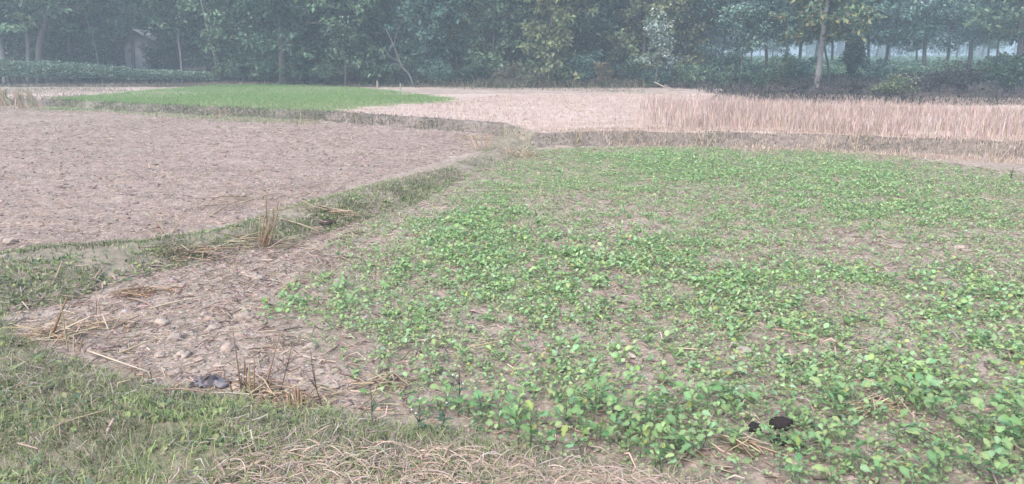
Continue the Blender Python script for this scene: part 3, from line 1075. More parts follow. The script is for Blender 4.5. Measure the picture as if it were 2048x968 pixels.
# a band of thin low stubble before the tall stand
q = P([(1060, 268), (1300, 258), (1640, 268), (2048, 288), (2048, 305), (1640, 286), (1300, 275)], TERR)
q = sample(q, 9000)
m = len(q)
sets.append(blades(on_ground(q, -.01), rng.uniform(.03, .09, m), rng.uniform(.007, .013, m), rng.uniform(.1, .8, m), rng.uniform(0, 6.28, m), mixcol(m, PINK, .14)))
grass_stuff("short_stubble", "short cut stubble dotted over the pale harvested plot", sets, M_STRAW)

q = sample(TALL, 34000)
hn = fbm(q[:, 0] * .6, q[:, 1] * .6, 3, 90)
q = q[rng.random(len(q)) < np.clip(.70 + hn * 1.5, .12, 1) * sstep(-.05, .7, sdist(TALL, q[:, 0], q[:, 1]) + .7 * fbm(q[:, 0] * 1.7, q[:, 1] * 1.7, 2, 92))]
hn = fbm(q[:, 0] * .9, q[:, 1] * .9, 3, 91)
m = len(q)
hh = rng.uniform(.19, .40, m) * (1 + .55 * hn) * (1 - .22 * sstep(3.5, 9, q[:, 0]))
T = mixcol(m, [(.52, .39, .325), (.45, .33, .27), (.58, .455, .39), (.37, .265, .21)], .16)
grass_stuff("tall_stubble", "tall standing dry pinkish tan cereal stalks on the far right plot",
            [blades(on_ground(q, -.01), hh, rng.uniform(.008, .016, m), np.abs(rng.normal(.12, .36, m)), rng.uniform(0, 6.28, m), T)], M_STRAW)

# ------------------------------------------------------------------ mustard plants
MUST = [(.215, .37, .168), (.245, .40, .215), (.18, .325, .13), (.275, .395, .175)]
BARE = [(1160, 400, 90, 26), (1310, 445, 95, 26), (1680, 492, 190, 38), (1440, 385, 70, 14), (930, 650, 70, 36), (1110, 822, 115, 40), (770, 770, 80, 50), (880, 790, 60, 22),
        (1260, 710, 80, 24), (1490, 690, 90, 26), (1820, 690, 100, 30), (1600, 700, 60, 16), (1240, 590, 60, 14), (1010, 640, 40, 22), (1850, 840, 80, 34), (1350, 870, 60, 16),
        (1960, 470, 80, 20), (1600, 930, 70, 36), (1280, 800, 36, 24), (1900, 330, 200, 20), (1100, 690, 70, 16), (790, 440, 60, 12), (1760, 800, 50, 16), (700, 690, 40, 20), (1420, 840, 50, 14)]
LUSH = [(2010, 600, 60, 40), (740, 585, 120, 50), (570, 620, 70, 26), (960, 480, 200, 60), (1200, 530, 260, 60), (1900, 590, 160, 50), (1600, 345, 300, 36), (1200, 760, 110, 40), (1560, 790, 140, 50), (1900, 760, 130, 50), (1700, 880, 150, 60),
        (1250, 850, 100, 40), (1480, 560, 180, 40), (1960, 900, 120, 60), (1330, 320, 200, 20), (900, 760, 40, 40), (2000, 680, 80, 40)]


def blob(lst, x, y):
    s = np.zeros(len(x))
    for (px, py, rx, ry) in lst:
        c, ex, ey = G(px, py), G(px + rx, py), G(px, py - ry)
        u = (x - c[0]) / max(abs(ex[0] - c[0]), .05)
        # a pixel ellipse is drawn out along the line of sight on the ground
        w_ = (y - c[1]) / max(abs(ey[1] - c[1]), .05)
        s = np.maximum(s, np.exp(-(u * u + w_ * w_) ** 1.5))
    return s


def must_density(x, y):
    e = sdist(CROP, x, y) + .6 * fbm(x * 1.6, y * 1.6, 3, 101)
    d_ = sstep(-.25, np.clip(.45 + .11 * (y - 3), .45, 1.3), e)
    nz = fbm(x * 1.5, y * 1.5, 4, 102, .6)
    nf = fbm(x * 5.5, y * 5.5, 3, 104, .6)
    base_ = np.clip(.075 + nz * .55 + nf * .85 + .22 * blob(LUSH, x, y) - .26 * blob(BARE, x, y), .06, 1)
    base_ = np.clip(base_ + .06 * sstep(5.0, 3.8, y) + .05 * sstep(8, 11, y), 0, 1)
    return d_ * base_


q = sample(CROP, 130000)
q = q[(np.abs(q[:, 0]) < .82 * q[:, 1] + .6) & (q[:, 1] < 16) & (q[:, 1] > 2.0)]
dn = must_density(q[:, 0], q[:, 1])
q = q[rng.random(len(q)) < dn]
# keep apart: thin near the camera, where plants are larger
cell = np.clip(.066 - .006 * (q[:, 1] - 2.5), .028, .066)
key = np.round(q / cell[:, None]).astype(int)
_, first = np.unique(key, axis=0, return_index=True)
q = q[first]
DARK = GH(1540, 868)
dx_, dy_ = q[:, 0] - DARK[0], q[:, 1] - DARK[1]
q = q[~((np.abs(dx_) < .085) & (dy_ > -.07) & (dy_ < .05))]
q = np.vstack([q, [[DARK[0] - .012, DARK[1] - .03], [DARK[0] - .075, DARK[1] - .085], [DARK[0] + .085, DARK[1] - .10]]])
rr = np.hypot(q[:, 0], q[:, 1])
pxs = CX + FOC * q[:, 0] / (q[:, 1] * cp + CAM_H * sp)
zc = q[:, 1] * cp + CAM_H * sp
pys = CY + FOC * (CAM_H * cp - q[:, 1] * sp) / zc
vis = (pxs > -10) & (pxs < 2060) & (pys < 985)
order = np.argsort(np.where(vis, zc, 1e6))
near = order[:300]
rest = np.setdiff1d(np.arange(len(q)), near)

# the crowd further off: one object
mb = MB()
PR = q[rest]
lush = blob(LUSH, PR[:, 0], PR[:, 1])
base_s = np.clip(.0172 - .0008 * np.clip(PR[:, 1] - 4, 0, 9) + .004 * lush + rng.normal(0, .004, len(PR)), .008, .04)
gz = height(PR[:, 0], PR[:, 1])
for k in range(7):
    keep = rng.random(len(PR)) < (1.0 if k < 4 else .6)
    m = int(keep.sum())
    L = base_s[keep] * rng.uniform(.7, 1.25, m)
    az = k * 2.4 + rng.uniform(0, 6.28, len(PR))[keep]
    reach = L * rng.uniform(.15, .9, m)
    hgt = L * rng.uniform(.6, 2.0, m) * (1 + .3 * lush[keep])
    Pp = np.stack([PR[keep, 0] + np.cos(az) * reach, PR[keep, 1] + np.sin(az) * reach, gz[keep] + hgt], -1)
    el = rng.uniform(-.2, 1.15, m)
    T = mixcol(m, MUST, .17)
    yv = rng.random(m) < .03
    T[yv] = mixcol(int(yv.sum()), [(.31, .36, .12), (.28, .34, .11)], .1)
    leaves(mb, Pp, az, el, L * 1.25, T, LEAF_R, rng.normal(0, .45, m))
# seedlings of two or three tiny leaves between the larger plants
qs = sample(CROP, 170000)
qs = qs[(np.abs(qs[:, 0]) < .82 * qs[:, 1] + .6) & (qs[:, 1] < 16) & (qs[:, 1] > 2.0)]
qs = qs[rng.random(len(qs)) < np.clip(.30 + .8 * must_density(qs[:, 0], qs[:, 1]) + .5 * fbm(qs[:, 0] * 2.6, qs[:, 1] * 2.6, 3, 108) - .14 * blob(BARE, qs[:, 0], qs[:, 1]), .05, 1) * sstep(-.3, .5, sdist(CROP, qs[:, 0], qs[:, 1]))]
zs = height(qs[:, 0], qs[:, 1])
for k in range(3):
    m = len(qs)
    az = k * 2.2 + rng.uniform(0, 6.28, m)
    L = rng.uniform(.007, .016, m) * 1.3
    Pp = np.stack([qs[:, 0] + np.cos(az) * L * .4, qs[:, 1] + np.sin(az) * L * .4, zs + rng.uniform(.008, .03, m)], -1)
    leaves(mb, Pp, az, rng.uniform(0, 1.0, m), L, mixcol(m, [(.24, .36, .18), (.29, .395, .22), (.33, .38, .20), (.20, .32, .14)], .17), HEX)
# thin petioles
m = len(PR)
Pp = np.stack([PR[:, 0], PR[:, 1], gz - .005], -1)
for k in range(2):
    mb.add(*blades(Pp, base_s * 1.7, base_s * .09, rng.uniform(.1, .6, m), rng.uniform(0, 6.28, m), mixcol(m, [(.22, .30, .16)], .1), False))
tag(mb.build("mustard_crop", M_CLEAF), "young mustard plants spreading in uneven patches over the far part of the plot", kind="stuff")

# the nearest 300, one by one
LEAVES = []
for k, (w_, fo, cu, col) in enumerate([(.78, .20, .28, MUST[0]), (.86, .16, .16, MUST[1]), (.70, .28, .40, MUST[2]), (.80, .16, .45, MUST[3]), (.74, .2, .25, (.30, .37, .12))]):
    V, F, Tt = leaf_t(w_, fo, cu, (0, .07, .16, .27, .38, .55, .72, .88, 1.0), (.05, .34, .30, .66, .58, 1.0, .86, .82, .15))
    V = V + np.stack([.045 * np.sin(V[:, 1] * 17 + k) * np.sign(V[:, 0]), 0 * V[:, 0], (.05 * np.sin(V[:, 1] * 19 + k * 2 + V[:, 0] * 5)) * np.abs(V[:, 0]) * 3], -1)
    mbl = MB()
    mbl.add(V, F, np.array(col) * Tt)
    # petiole below the blade
    Vp, Fp = tube([(0, -.75, -.22), (0, -.35, -.05), (0, .05, 0)], [.03, .026, .02], 4, False)
    mbl.add(Vp, Fp, (.22, .30, .16))
    LEAVES.append(mbl.mesh("mustard_leaf", M_CLEAF, True))
mbs = MB()
V, F = tube([(0, 0, -.02), (.003, 0, .02), (0, .003, .05)], [.0035, .003, .002], 5)
mbs.add(V, F, (.20, .27, .14))
STEM = mbs.mesh("mustard_stem", M_CLEAF, True)
import mathutils
protos = []
for kind_ in range(14):
    pr = np.random.default_rng(500 + kind_)
    rec = []
    nl = int(pr.integers(5, 9))
    for j in range(nl):
        az = j * 2.4 + pr.normal(0, .35)
        L = pr.uniform(.020, .048) * (1.1 if j < 3 else .75)
        el = pr.uniform(-.15, 1.05) if j < nl - 2 else pr.uniform(.7, 1.35)
        reach = L * pr.uniform(.45, .8) * math.cos(el)
        hz = .02 + L * pr.uniform(.6, 1.7)
        if j >= nl - 2:
            hz += .02
        M = frames(np.array([az]), np.array([el]), np.array([pr.normal(0, .6)]), np.array([L]))[0]
        M[:, 0] *= pr.uniform(.7, 1.1)
        m4 = mathutils.Matrix(((*M[0], math.cos(az) * reach), (*M[1], math.sin(az) * reach), (*M[2], hz), (0, 0, 0, 1)))
        rec.append((m4, LEAVES[4] if pr.random() < .03 else LEAVES[int(pr.integers(0, 4))]))
    protos.append(rec)
MARKS = [(GH(*p_), t_) for p_, t_ in (((1540, 868), "dark brown clods"), ((1120, 836), "broad crumbly clod"),
         ((1770, 815), "crossed straw pile"), ((915, 822), "tall flowering weed"), ((880, 868), "bushy dark weed"), ((1260, 708), "small mid field clod"), ((1488, 698), "flat pale clod"), ((1290, 878), "straw on near soil"),
         ((1740, 770), "straw tipped on leaves"), ((770, 775), "small pale straw pile"), ((1636, 898), "short straw below clods"), ((1590, 690), "long brown straw"), ((1870, 732), "straw on right bare patch"), ((1960, 835), "grey straw at right"), ((1800, 935), "bent corner straw"))]
BYMARK = {}
for i in near:
    x, y = q[i]
    z = float(height(np.array([x]), np.array([y]))[0])
    pr = protos[int(rng.integers(0, 14))]
    sc = float(np.clip(rng.normal(.95, .2), .5, 1.25))
    root = empty("mustard_plant", (x, y, z - .004), rng.uniform(0, 6.28))
    root.scale = (sc,) * 3
    if math.hypot(x - DARK[0], y - DARK[1]) < .3:
        root.scale = (min(sc, .9),) * 3
    o = bpy.data.objects.new("stem", STEM)
    o.parent = root
    COL.objects.link(o)
    for m4, me in pr:
        o = bpy.data.objects.new("leaf", me)
        o.parent = root
        o.matrix_local = m4
        COL.objects.link(o)
    size = "tall" if sc > 1.12 else ("small" if sc < .82 else "medium")
    j_ = min(range(len(MARKS)), key=lambda k_: math.hypot(x - MARKS[k_][0][0], y - MARKS[k_][0][1]))
    ox, oy = x - MARKS[j_][0][0], y - MARKS[j_][0][1]
    dd = math.hypot(ox, oy)
    a8 = int(round(math.atan2(oy, ox) / (math.pi / 4))) % 8
    way = ("right of", "behind and right of", "behind", "behind and left of", "left of", "in front and left of", "in front of", "in front and right of")[a8]
    tag(root, None, "mustard plant", "mustard plants in the near part of the plot")
    BYMARK.setdefault((size, way, MARKS[j_][1]), []).append((dd, root))
ORD = ["nearest", "second nearest", "third nearest", "fourth nearest", "fifth nearest", "sixth nearest", "seventh nearest", "eighth nearest", "ninth nearest", "tenth nearest"]
for (size, way, mk), lst in BYMARK.items():
    for n_, (dd, root) in enumerate(sorted(lst, key=lambda e_: e_[0])):
        root["label"] = f"{(ORD + ['eleventh nearest', 'twelfth nearest', 'thirteenth nearest', 'fourteenth nearest', 'fifteenth nearest'])[min(n_, 14)]} {size} mustard plant {way} the {mk}"

# ------------------------------------------------------------------ dark clods, grey scrap, weeds
for (px, py, wpx, sx, sz_, lb) in [(1508, 858, 24, 1.0, .9, "dark brown rounded clod half hidden by mustard leaves, left of the pair"),
                                   (1562, 852, 30, 1.2, .8, "dark brown clod under mustard leaves, right and larger of the pair"),
                                   (1558, 882, 26, 1.0, .7, "darkest brown clod lying in front of the other two")]:
    g = GH(px, py + 4)
    s = wpx / FOC * math.hypot(g[1], 1.4) * .62
    V, F = lump(300 + px, 3, sz_, .16)
    mb = MB()
    mb.add(V * s * np.array([sx, .9, 1]), F, (.034, .028, .027))
    tag(mb.build("dark_clod", M_CLOD, None, True, loc=(g[0], g[1], g[2] + s * .4)), lb, "dark clod", "dark brown clods under the mustard")

g = GH(420, 768)
nx_, ny_ = 22, 14
u, v = np.meshgrid(np.linspace(-1, 1, nx_), np.linspace(-1, 1, ny_))
wz = np.exp(-(u ** 2) * 1.6 - (v ** 2) * 1.4) * .034 * (1 + 1.9 * fbm(u * 2.4, v * 2.4, 3, 140)) + .03 * np.abs(fbm(u * 3.5 + 4, v * 3.5, 3, 141))
V = np.stack([u * .09 * (1 + .3 * fbm(v * 2, u, 2, 142)), v * .055 * (1 + .3 * fbm(u * 2, v, 2, 143)), wz], -1).reshape(-1, 3)
ix = np.arange(ny_ - 1)[:, None] * nx_ + np.arange(nx_ - 1)
F = np.stack([ix, ix + 1, ix + nx_ + 1, ix + nx_], -1).reshape(-1, 4)
mb = MB()
cc = np.where(fbm(V[:, 0] * 30, V[:, 1] * 30, 2, 145)[:, None] > .0, np.array([[.21, .19, .195]]), np.array([[.075, .066, .072]]))
mb.add(V, F, cc)
o = mb.build("crumpled_scrap", M_BARK, None, True, loc=g)
sm = o.modifiers.new("thickness", 'SOLIDIFY')
sm.thickness = .003
tag(o, "crumpled dark grey scrap lying on soil at the grass edge", "scrap")


def weed(px, py, h, lean, nl, label, leafcol, flowers=0, dry=False, branch=3, group=None, spread=1.0):
    g = GH(px, py)
    root = empty("weed_plant", g)
    r_ = np.random.default_rng(int(px * 7 + py))
    k = np.linspace(0, 1, 6)[:, None]
    main = np.array([lean, r_.normal(0, .1) * h, h]) * k + np.array([r_.normal(0, .03), 0, 0]) * h * np.sin(k * 3) + np.array([0, 0, -.01]) * (1 - k)
    sc_ = (.12, .085, .07) if dry else (.12, .12, .07)
    mb_ = MB()
    mb_.add(*tube(main, np.linspace(.0035, .0015, 6) * (1 if g[1] < 6 else 2), 5), np.array(sc_))
    mb_.build("stem", M_BARK, root, True)
    tips = [main[-1]]
    for j in range(branch):
        t0 = r_.uniform(.3, .85)
        b0 = main[int(t0 * 5)]
        a_ = r_.uniform(0, 6.28)
        e_ = b0 + np.array([math.cos(a_) * .22, math.sin(a_) * .22, .4]) * h * r_.uniform(.5, 1)
        mb_ = MB()
        mb_.add(*tube([b0, (b0 + e_) / 2 + np.array([0, 0, -.01 * h]), e_], [.002, .0016, .001], 4), np.array(sc_))
        mb_.build("twig", M_BARK, root, True)
        tips.append(e_)
    for j in range(nl):
        a_ = j * 2.4 + r_.normal(0, .4)
        t0 = r_.uniform(0, .75) ** 1.5
        p_ = main[0] + (main[-1] - main[0]) * t0 + np.array([0, 0, .01])
        L_ = h * r_.uniform(.18, .34) * (1 - .5 * t0) * spread
        V_, F_, T_ = leaf_t(.5, .15, .3)
        M = frames(np.array([a_]), np.array([r_.uniform(.0, .7)]), np.array([0.]), np.array([L_]))[0]
        mb_ = MB()
        mb_.add(V_ @ M.T + p_, F_, np.array(leafcol) * T_ * r_.uniform(.85, 1.15))
        mb_.build("leaf", M_LEAF, root, True)
    for j in range(flowers):
        p_ = tips[j % len(tips)]
        V_, F_ = lump(60 + j, 1, .8, .2)
        mb_ = MB()
        mb_.add(V_ * .006 + p_, F_, (.62, .58, .50))
        mb_.build("flower_head", M_STRAW, root, True)
    return tag(root, label, "weed", group)


LG = (.13, .20, .12)
weed(915, 822, .22, .01, 7, "tall flowering weed with dark stem standing alone at the near grass edge", LG, 4, True)
weed(838, 872, .17, .01, 12, "leafy dark green weed with small pale buds at the grass edge", (.10, .165, .09), 3)
weed(880, 868, .14, .03, 13, "broad bushy dark green weed between grass and mustard", (.095, .165, .10), 2, spread=1.3)
weed(648, 822, .30, -.04, 0, "tall thin dark weed without leaves behind the short stalk stump", LG, 0, True, 4)
weed(485, 798, .12, .0, 4, "low weed with whitish heads at the foot of the tall dry stalks", LG, 5, True)
weed(558, 790, .22, .06, 0, "thin leaning dry weed right of the tall dry stalks", LG, 0, True, 2)
weed(743, 842, .16, .0, 5, "slender green weed at the grass edge left of the flowering weeds", LG, 0)
weed(305, 778, .12, .0, 4, "small upright green weed on the bank edge left of the scrap", (.09, .15, .07), 0, False, 1)
weed(1130, 855, .14, .0, 6, "upright pale green weed rising from the bare patch", (.13, .21, .11), 0, False, 1)
weed(950, 868, .10, .02, 9, "low spreading green weed just right of the bushy dark weed", (.10, .16, .09), 0, False, 1, spread=1.4)
weed(2018, 360, .17, .02, 12, "dark upright weed at the right end of the mustard's far edge", (.08, .09, .06), 0, True, 4)

# dark coloured lump added at the bund edge, standing in for a dark hollow
g = GH(650, 445)
V, F = lump(411, 2, .5, .3)
mb = MB()
mb.add(V * np.array([.085, .06, .06]), F, (.07, .05, .042))
tag(mb.build("earth_clod", M_CLOD, None, True, loc=(g[0], g[1], g[2] + .0)), "small dark broken clod at the bund's edge beside the straw pile", "earth clod", "clods of dry earth")

# ------------------------------------------------------------------ trees
DG = [(.066, .120, .076), (.086, .148, .088), (.056, .102, .068)]
MG = [(.11, .175, .095), (.138, .205, .115), (.09, .148, .088)]
YG = [(.19, .22, .10), (.15, .20, .10), (.22, .235, .12)]
TG = [(.11, .20, .155), (.14, .235, .185), (.09, .165, .13)]
PG = [(.30, .36, .30), (.36, .42, .36), (.22, .28, .22)]
BK_P, BK_M, BK_D = (.24, .225, .205), (.13, .115, .10), (.10, .092, .085)


def limb_path(p0, d0, L, r_, droop=.15, n=6):
    pts, d_ = [np.array(p0, float)], np.array(d0, float)
    for _ in range(n):
        d_ = d_ + r_.normal(0, .16, 3) + np.array([0, 0, -droop * .25])
        d_[2] = max(d_[2], -.08)
        d_ /= np.linalg.norm(d_)
        pts.append(pts[-1] + d_ * L / n)
    return np.array(pts)


def crown_leaves(mb_, centers, radii, n_each, L, cols, r_, yellow=0.0):
    C = np.repeat(centers, n_each, 0)
    R_ = np.repeat(radii, n_each)
    n = len(C)
    dirs = r_.normal(0, 1, (n, 3))
    dirs /= np.linalg.norm(dirs, axis=1, keepdims=True)
    rad_ = R_ * r_.random(n) ** .45
    Pp = C + dirs * rad_[:, None] * np.array([1.15, 1.15, .75])
    az = np.arctan2(dirs[:, 1], dirs[:, 0]) + r_.normal(0, .7, n)
    el = r_.normal(-.35, .5, n)
    T = mixcol(n, cols, .16, r_)
    clump = np.repeat(np.clip(1 + .34 * r_.standard_normal(len(centers)), .45, 2.0), n_each)
    T = T * clump[:, None]
    if yellow:
        yv = r_.random(n) < yellow
        T[yv] = mixcol(int(yv.sum()), [(.38, .33, .12), (.33, .26, .12), (.42, .38, .2)], .15, r_)
    Ls = r_.uniform(.65, 1.25, n) * L
    M = frames(az, el, r_.normal(0, .6, n), Ls)
    V, F, Cc = inst(DIA[0], DIA[1], M, Pp, T)
    mb_.add(V, F, Cc)


def make_tree(name, seed, loc, H=9, low=1.6, R=2.0, tr=.12, path=None, bark=BK_M, cols=MG, leafn=26, L=.17, limbs=12, clumps=7, cr=.5, yellow=0., label=None, cat="tree", group=None, part_branches=True, up=.45, skirt=None):
    """A tree: tapered trunk, limbs that are each a part, and a crown of leaf clumps set along the limbs."""
    r_ = np.random.default_rng(seed)
    root = empty(name, loc)
    if path is None:
        path = [(0, 0, -.1)]
        x = y = 0
        for k in range(1, 6):
            x += r_.normal(0, .10)
            y += r_.normal(0, .10)
            path.append((x, y, H * .82 * k / 5))
    else:
        path = [np.array(p_, float) for p_ in path]
        top = path[-1]
        d_ = (path[-1] - path[-2]) / np.linalg.norm(path[-1] - path[-2])
        if top[2] < H * .75:
            for k in range(3):
                d_ = d_ * .75 + np.array([0, 0, .25]) + r_.normal(0, .06, 3)
                d_ /= np.linalg.norm(d_)
                path.append(path[-1] + d_ * (H * .82 - top[2]) / 3)
    tp = smooth_path(path, 4)
    hz = np.clip((tp[:, 2] - tp[0, 2]) / (tp[-1, 2] - tp[0, 2]), 0, 1)
    trr = tr * (1 - .8 * hz) * (1 + .35 * np.exp(-hz * 40))
    mb_ = MB()
    V, F = tube(tp, trr, 8)
    mb_.add(V, F, np.array(bark))
    mb_.build("trunk", M_BARK, root, True)
    centers, rads = [], []
    mbl = MB()
    for j in range(limbs):
        t0 = (low + (H * .80 - low) * (j + r_.uniform(0, .8)) / limbs)
        i0 = int(np.clip(np.searchsorted(tp[:, 2], t0), 1, len(tp) - 1))
        p0 = tp[i0]
        az = j * 2.4 + r_.normal(0, .5)
        frac = (t0 - low) / max(H - low, .1)
        LL = R * (1.05 - .55 * frac) * r_.uniform(.7, 1.2)
        lp = limb_path(p0, (math.cos(az), math.sin(az), up + .5 * frac), LL, r_, .22)
        r0 = max(trr[i0] * .45, .012)
        V, F = tube(lp, np.linspace(r0, r0 * .3, len(lp)), 5)
        if part_branches and t0 < 5.0:
            mb_ = MB()
            mb_.add(V, F, np.array(bark) * .95)
            mb_.build("branch", M_BARK, root, True)
        else:
            mbl.add(V, F, np.array(bark) * .95)
        for c in range(clumps):
            tt = r_.uniform(.35, 1.05)
            pc = lp[0] + (lp[-1] - lp[0]) * 0 if False else lp[min(int(tt * (len(lp) - 1)), len(lp) - 1)]
            centers.append(pc + r_.normal(0, .28, 3) * cr * 1.5 + np.array([0, 0, -.08]))
            rads.append(cr * r_.uniform(.55, 1.15))
    if skirt:
        # low leafy boughs round the trunk
        z0_, z1_, ns_ = skirt
        for c in range(ns_):
            a_ = r_.uniform(0, 6.28)
            zz = r_.uniform(z0_, z1_)
            rr_ = R * r_.uniform(.25, 1.0) * (.75 + .25 * math.sin(zz * 2 + seed))
            i0 = int(np.clip(np.searchsorted(tp[:, 2], zz), 0, len(tp) - 1))
            centers.append(np.array([tp[i0][0] + math.cos(a_) * rr_, tp[i0][1] + math.sin(a_) * rr_, zz]))
            rads.append(cr * r_.uniform(.5, 1.0))
    for c in range(8):
        centers.append(tp[-1] + r_.normal(0, .6, 3) * R * .4)
        rads.append(cr * 1.2)
    if mbl.n:
        mbl.build("branch", M_BARK, root, True)
    mb_ = MB()
    crown_leaves(mb_, np.array(centers), np.array(rads), leafn, L, cols, r_, yellow)
    mb_.build("crown", M_LEAF, root)
    return tag(root, label, cat, group)


def make_shrub(name, seed, loc, h, w, cols, n, L, label, group=None, bark=BK_D, stems=6, yellow=0., cat="shrub", low=.15):
    r_ = np.random.default_rng(seed)
    root = empty(name, loc)
    centers, rads = [], []
    for j in range(stems):
        a_ = j * 2.4 + r_.normal(0, .4)
        tip = np.array([math.cos(a_) * w * r_.uniform(.3, 1), math.sin(a_) * w * r_.uniform(.3, 1), h * r_.uniform(.6, 1.0)])
        k = np.linspace(0, 1, 5)[:, None]
        pts_ = tip * np.array([1, 1, 1]) * k + np.array([0, 0, .15 * h]) * np.sin(k * 3.14) + r_.normal(0, .03, 3) * k
        mb_ = MB()
        mb_.add(*tube(pts_, np.linspace(.022, .008, 5), 5), np.array(bark))
        mb_.build("stem", M_BARK, root, True)
        for c in range(5):
            t_ = r_.uniform(.2, 1.0)
            centers.append(tip * t_ + np.array([0, 0, .12 * h]) + r_.normal(0, .12, 3) * w)
            rads.append(w * r_.uniform(.18, .36))
    centers = np.array(centers)
    centers[:, 2] = np.maximum(centers[:, 2], low)
    mb_ = MB()
    crown_leaves(mb_, centers, np.array(rads), max(4, n // len(centers)), L, cols, r_, yellow)
    mb_.build("foliage", M_LEAF, root)
    return tag(root, label, cat, group)


def tz(x, y):
    return float(height(np.array([x]), np.array([y]), False)[0])


def at_base(px, d):
    x = AT(px, 165, d)[0]
    return np.array([x, d, tz(x, d)])


def px_path(pts, d, loc):
    return [AT(a, b, d) - loc if k else np.array([AT(a, b, d)[0] - loc[0], 0, -.15]) for k, (a, b) in enumerate(pts)]


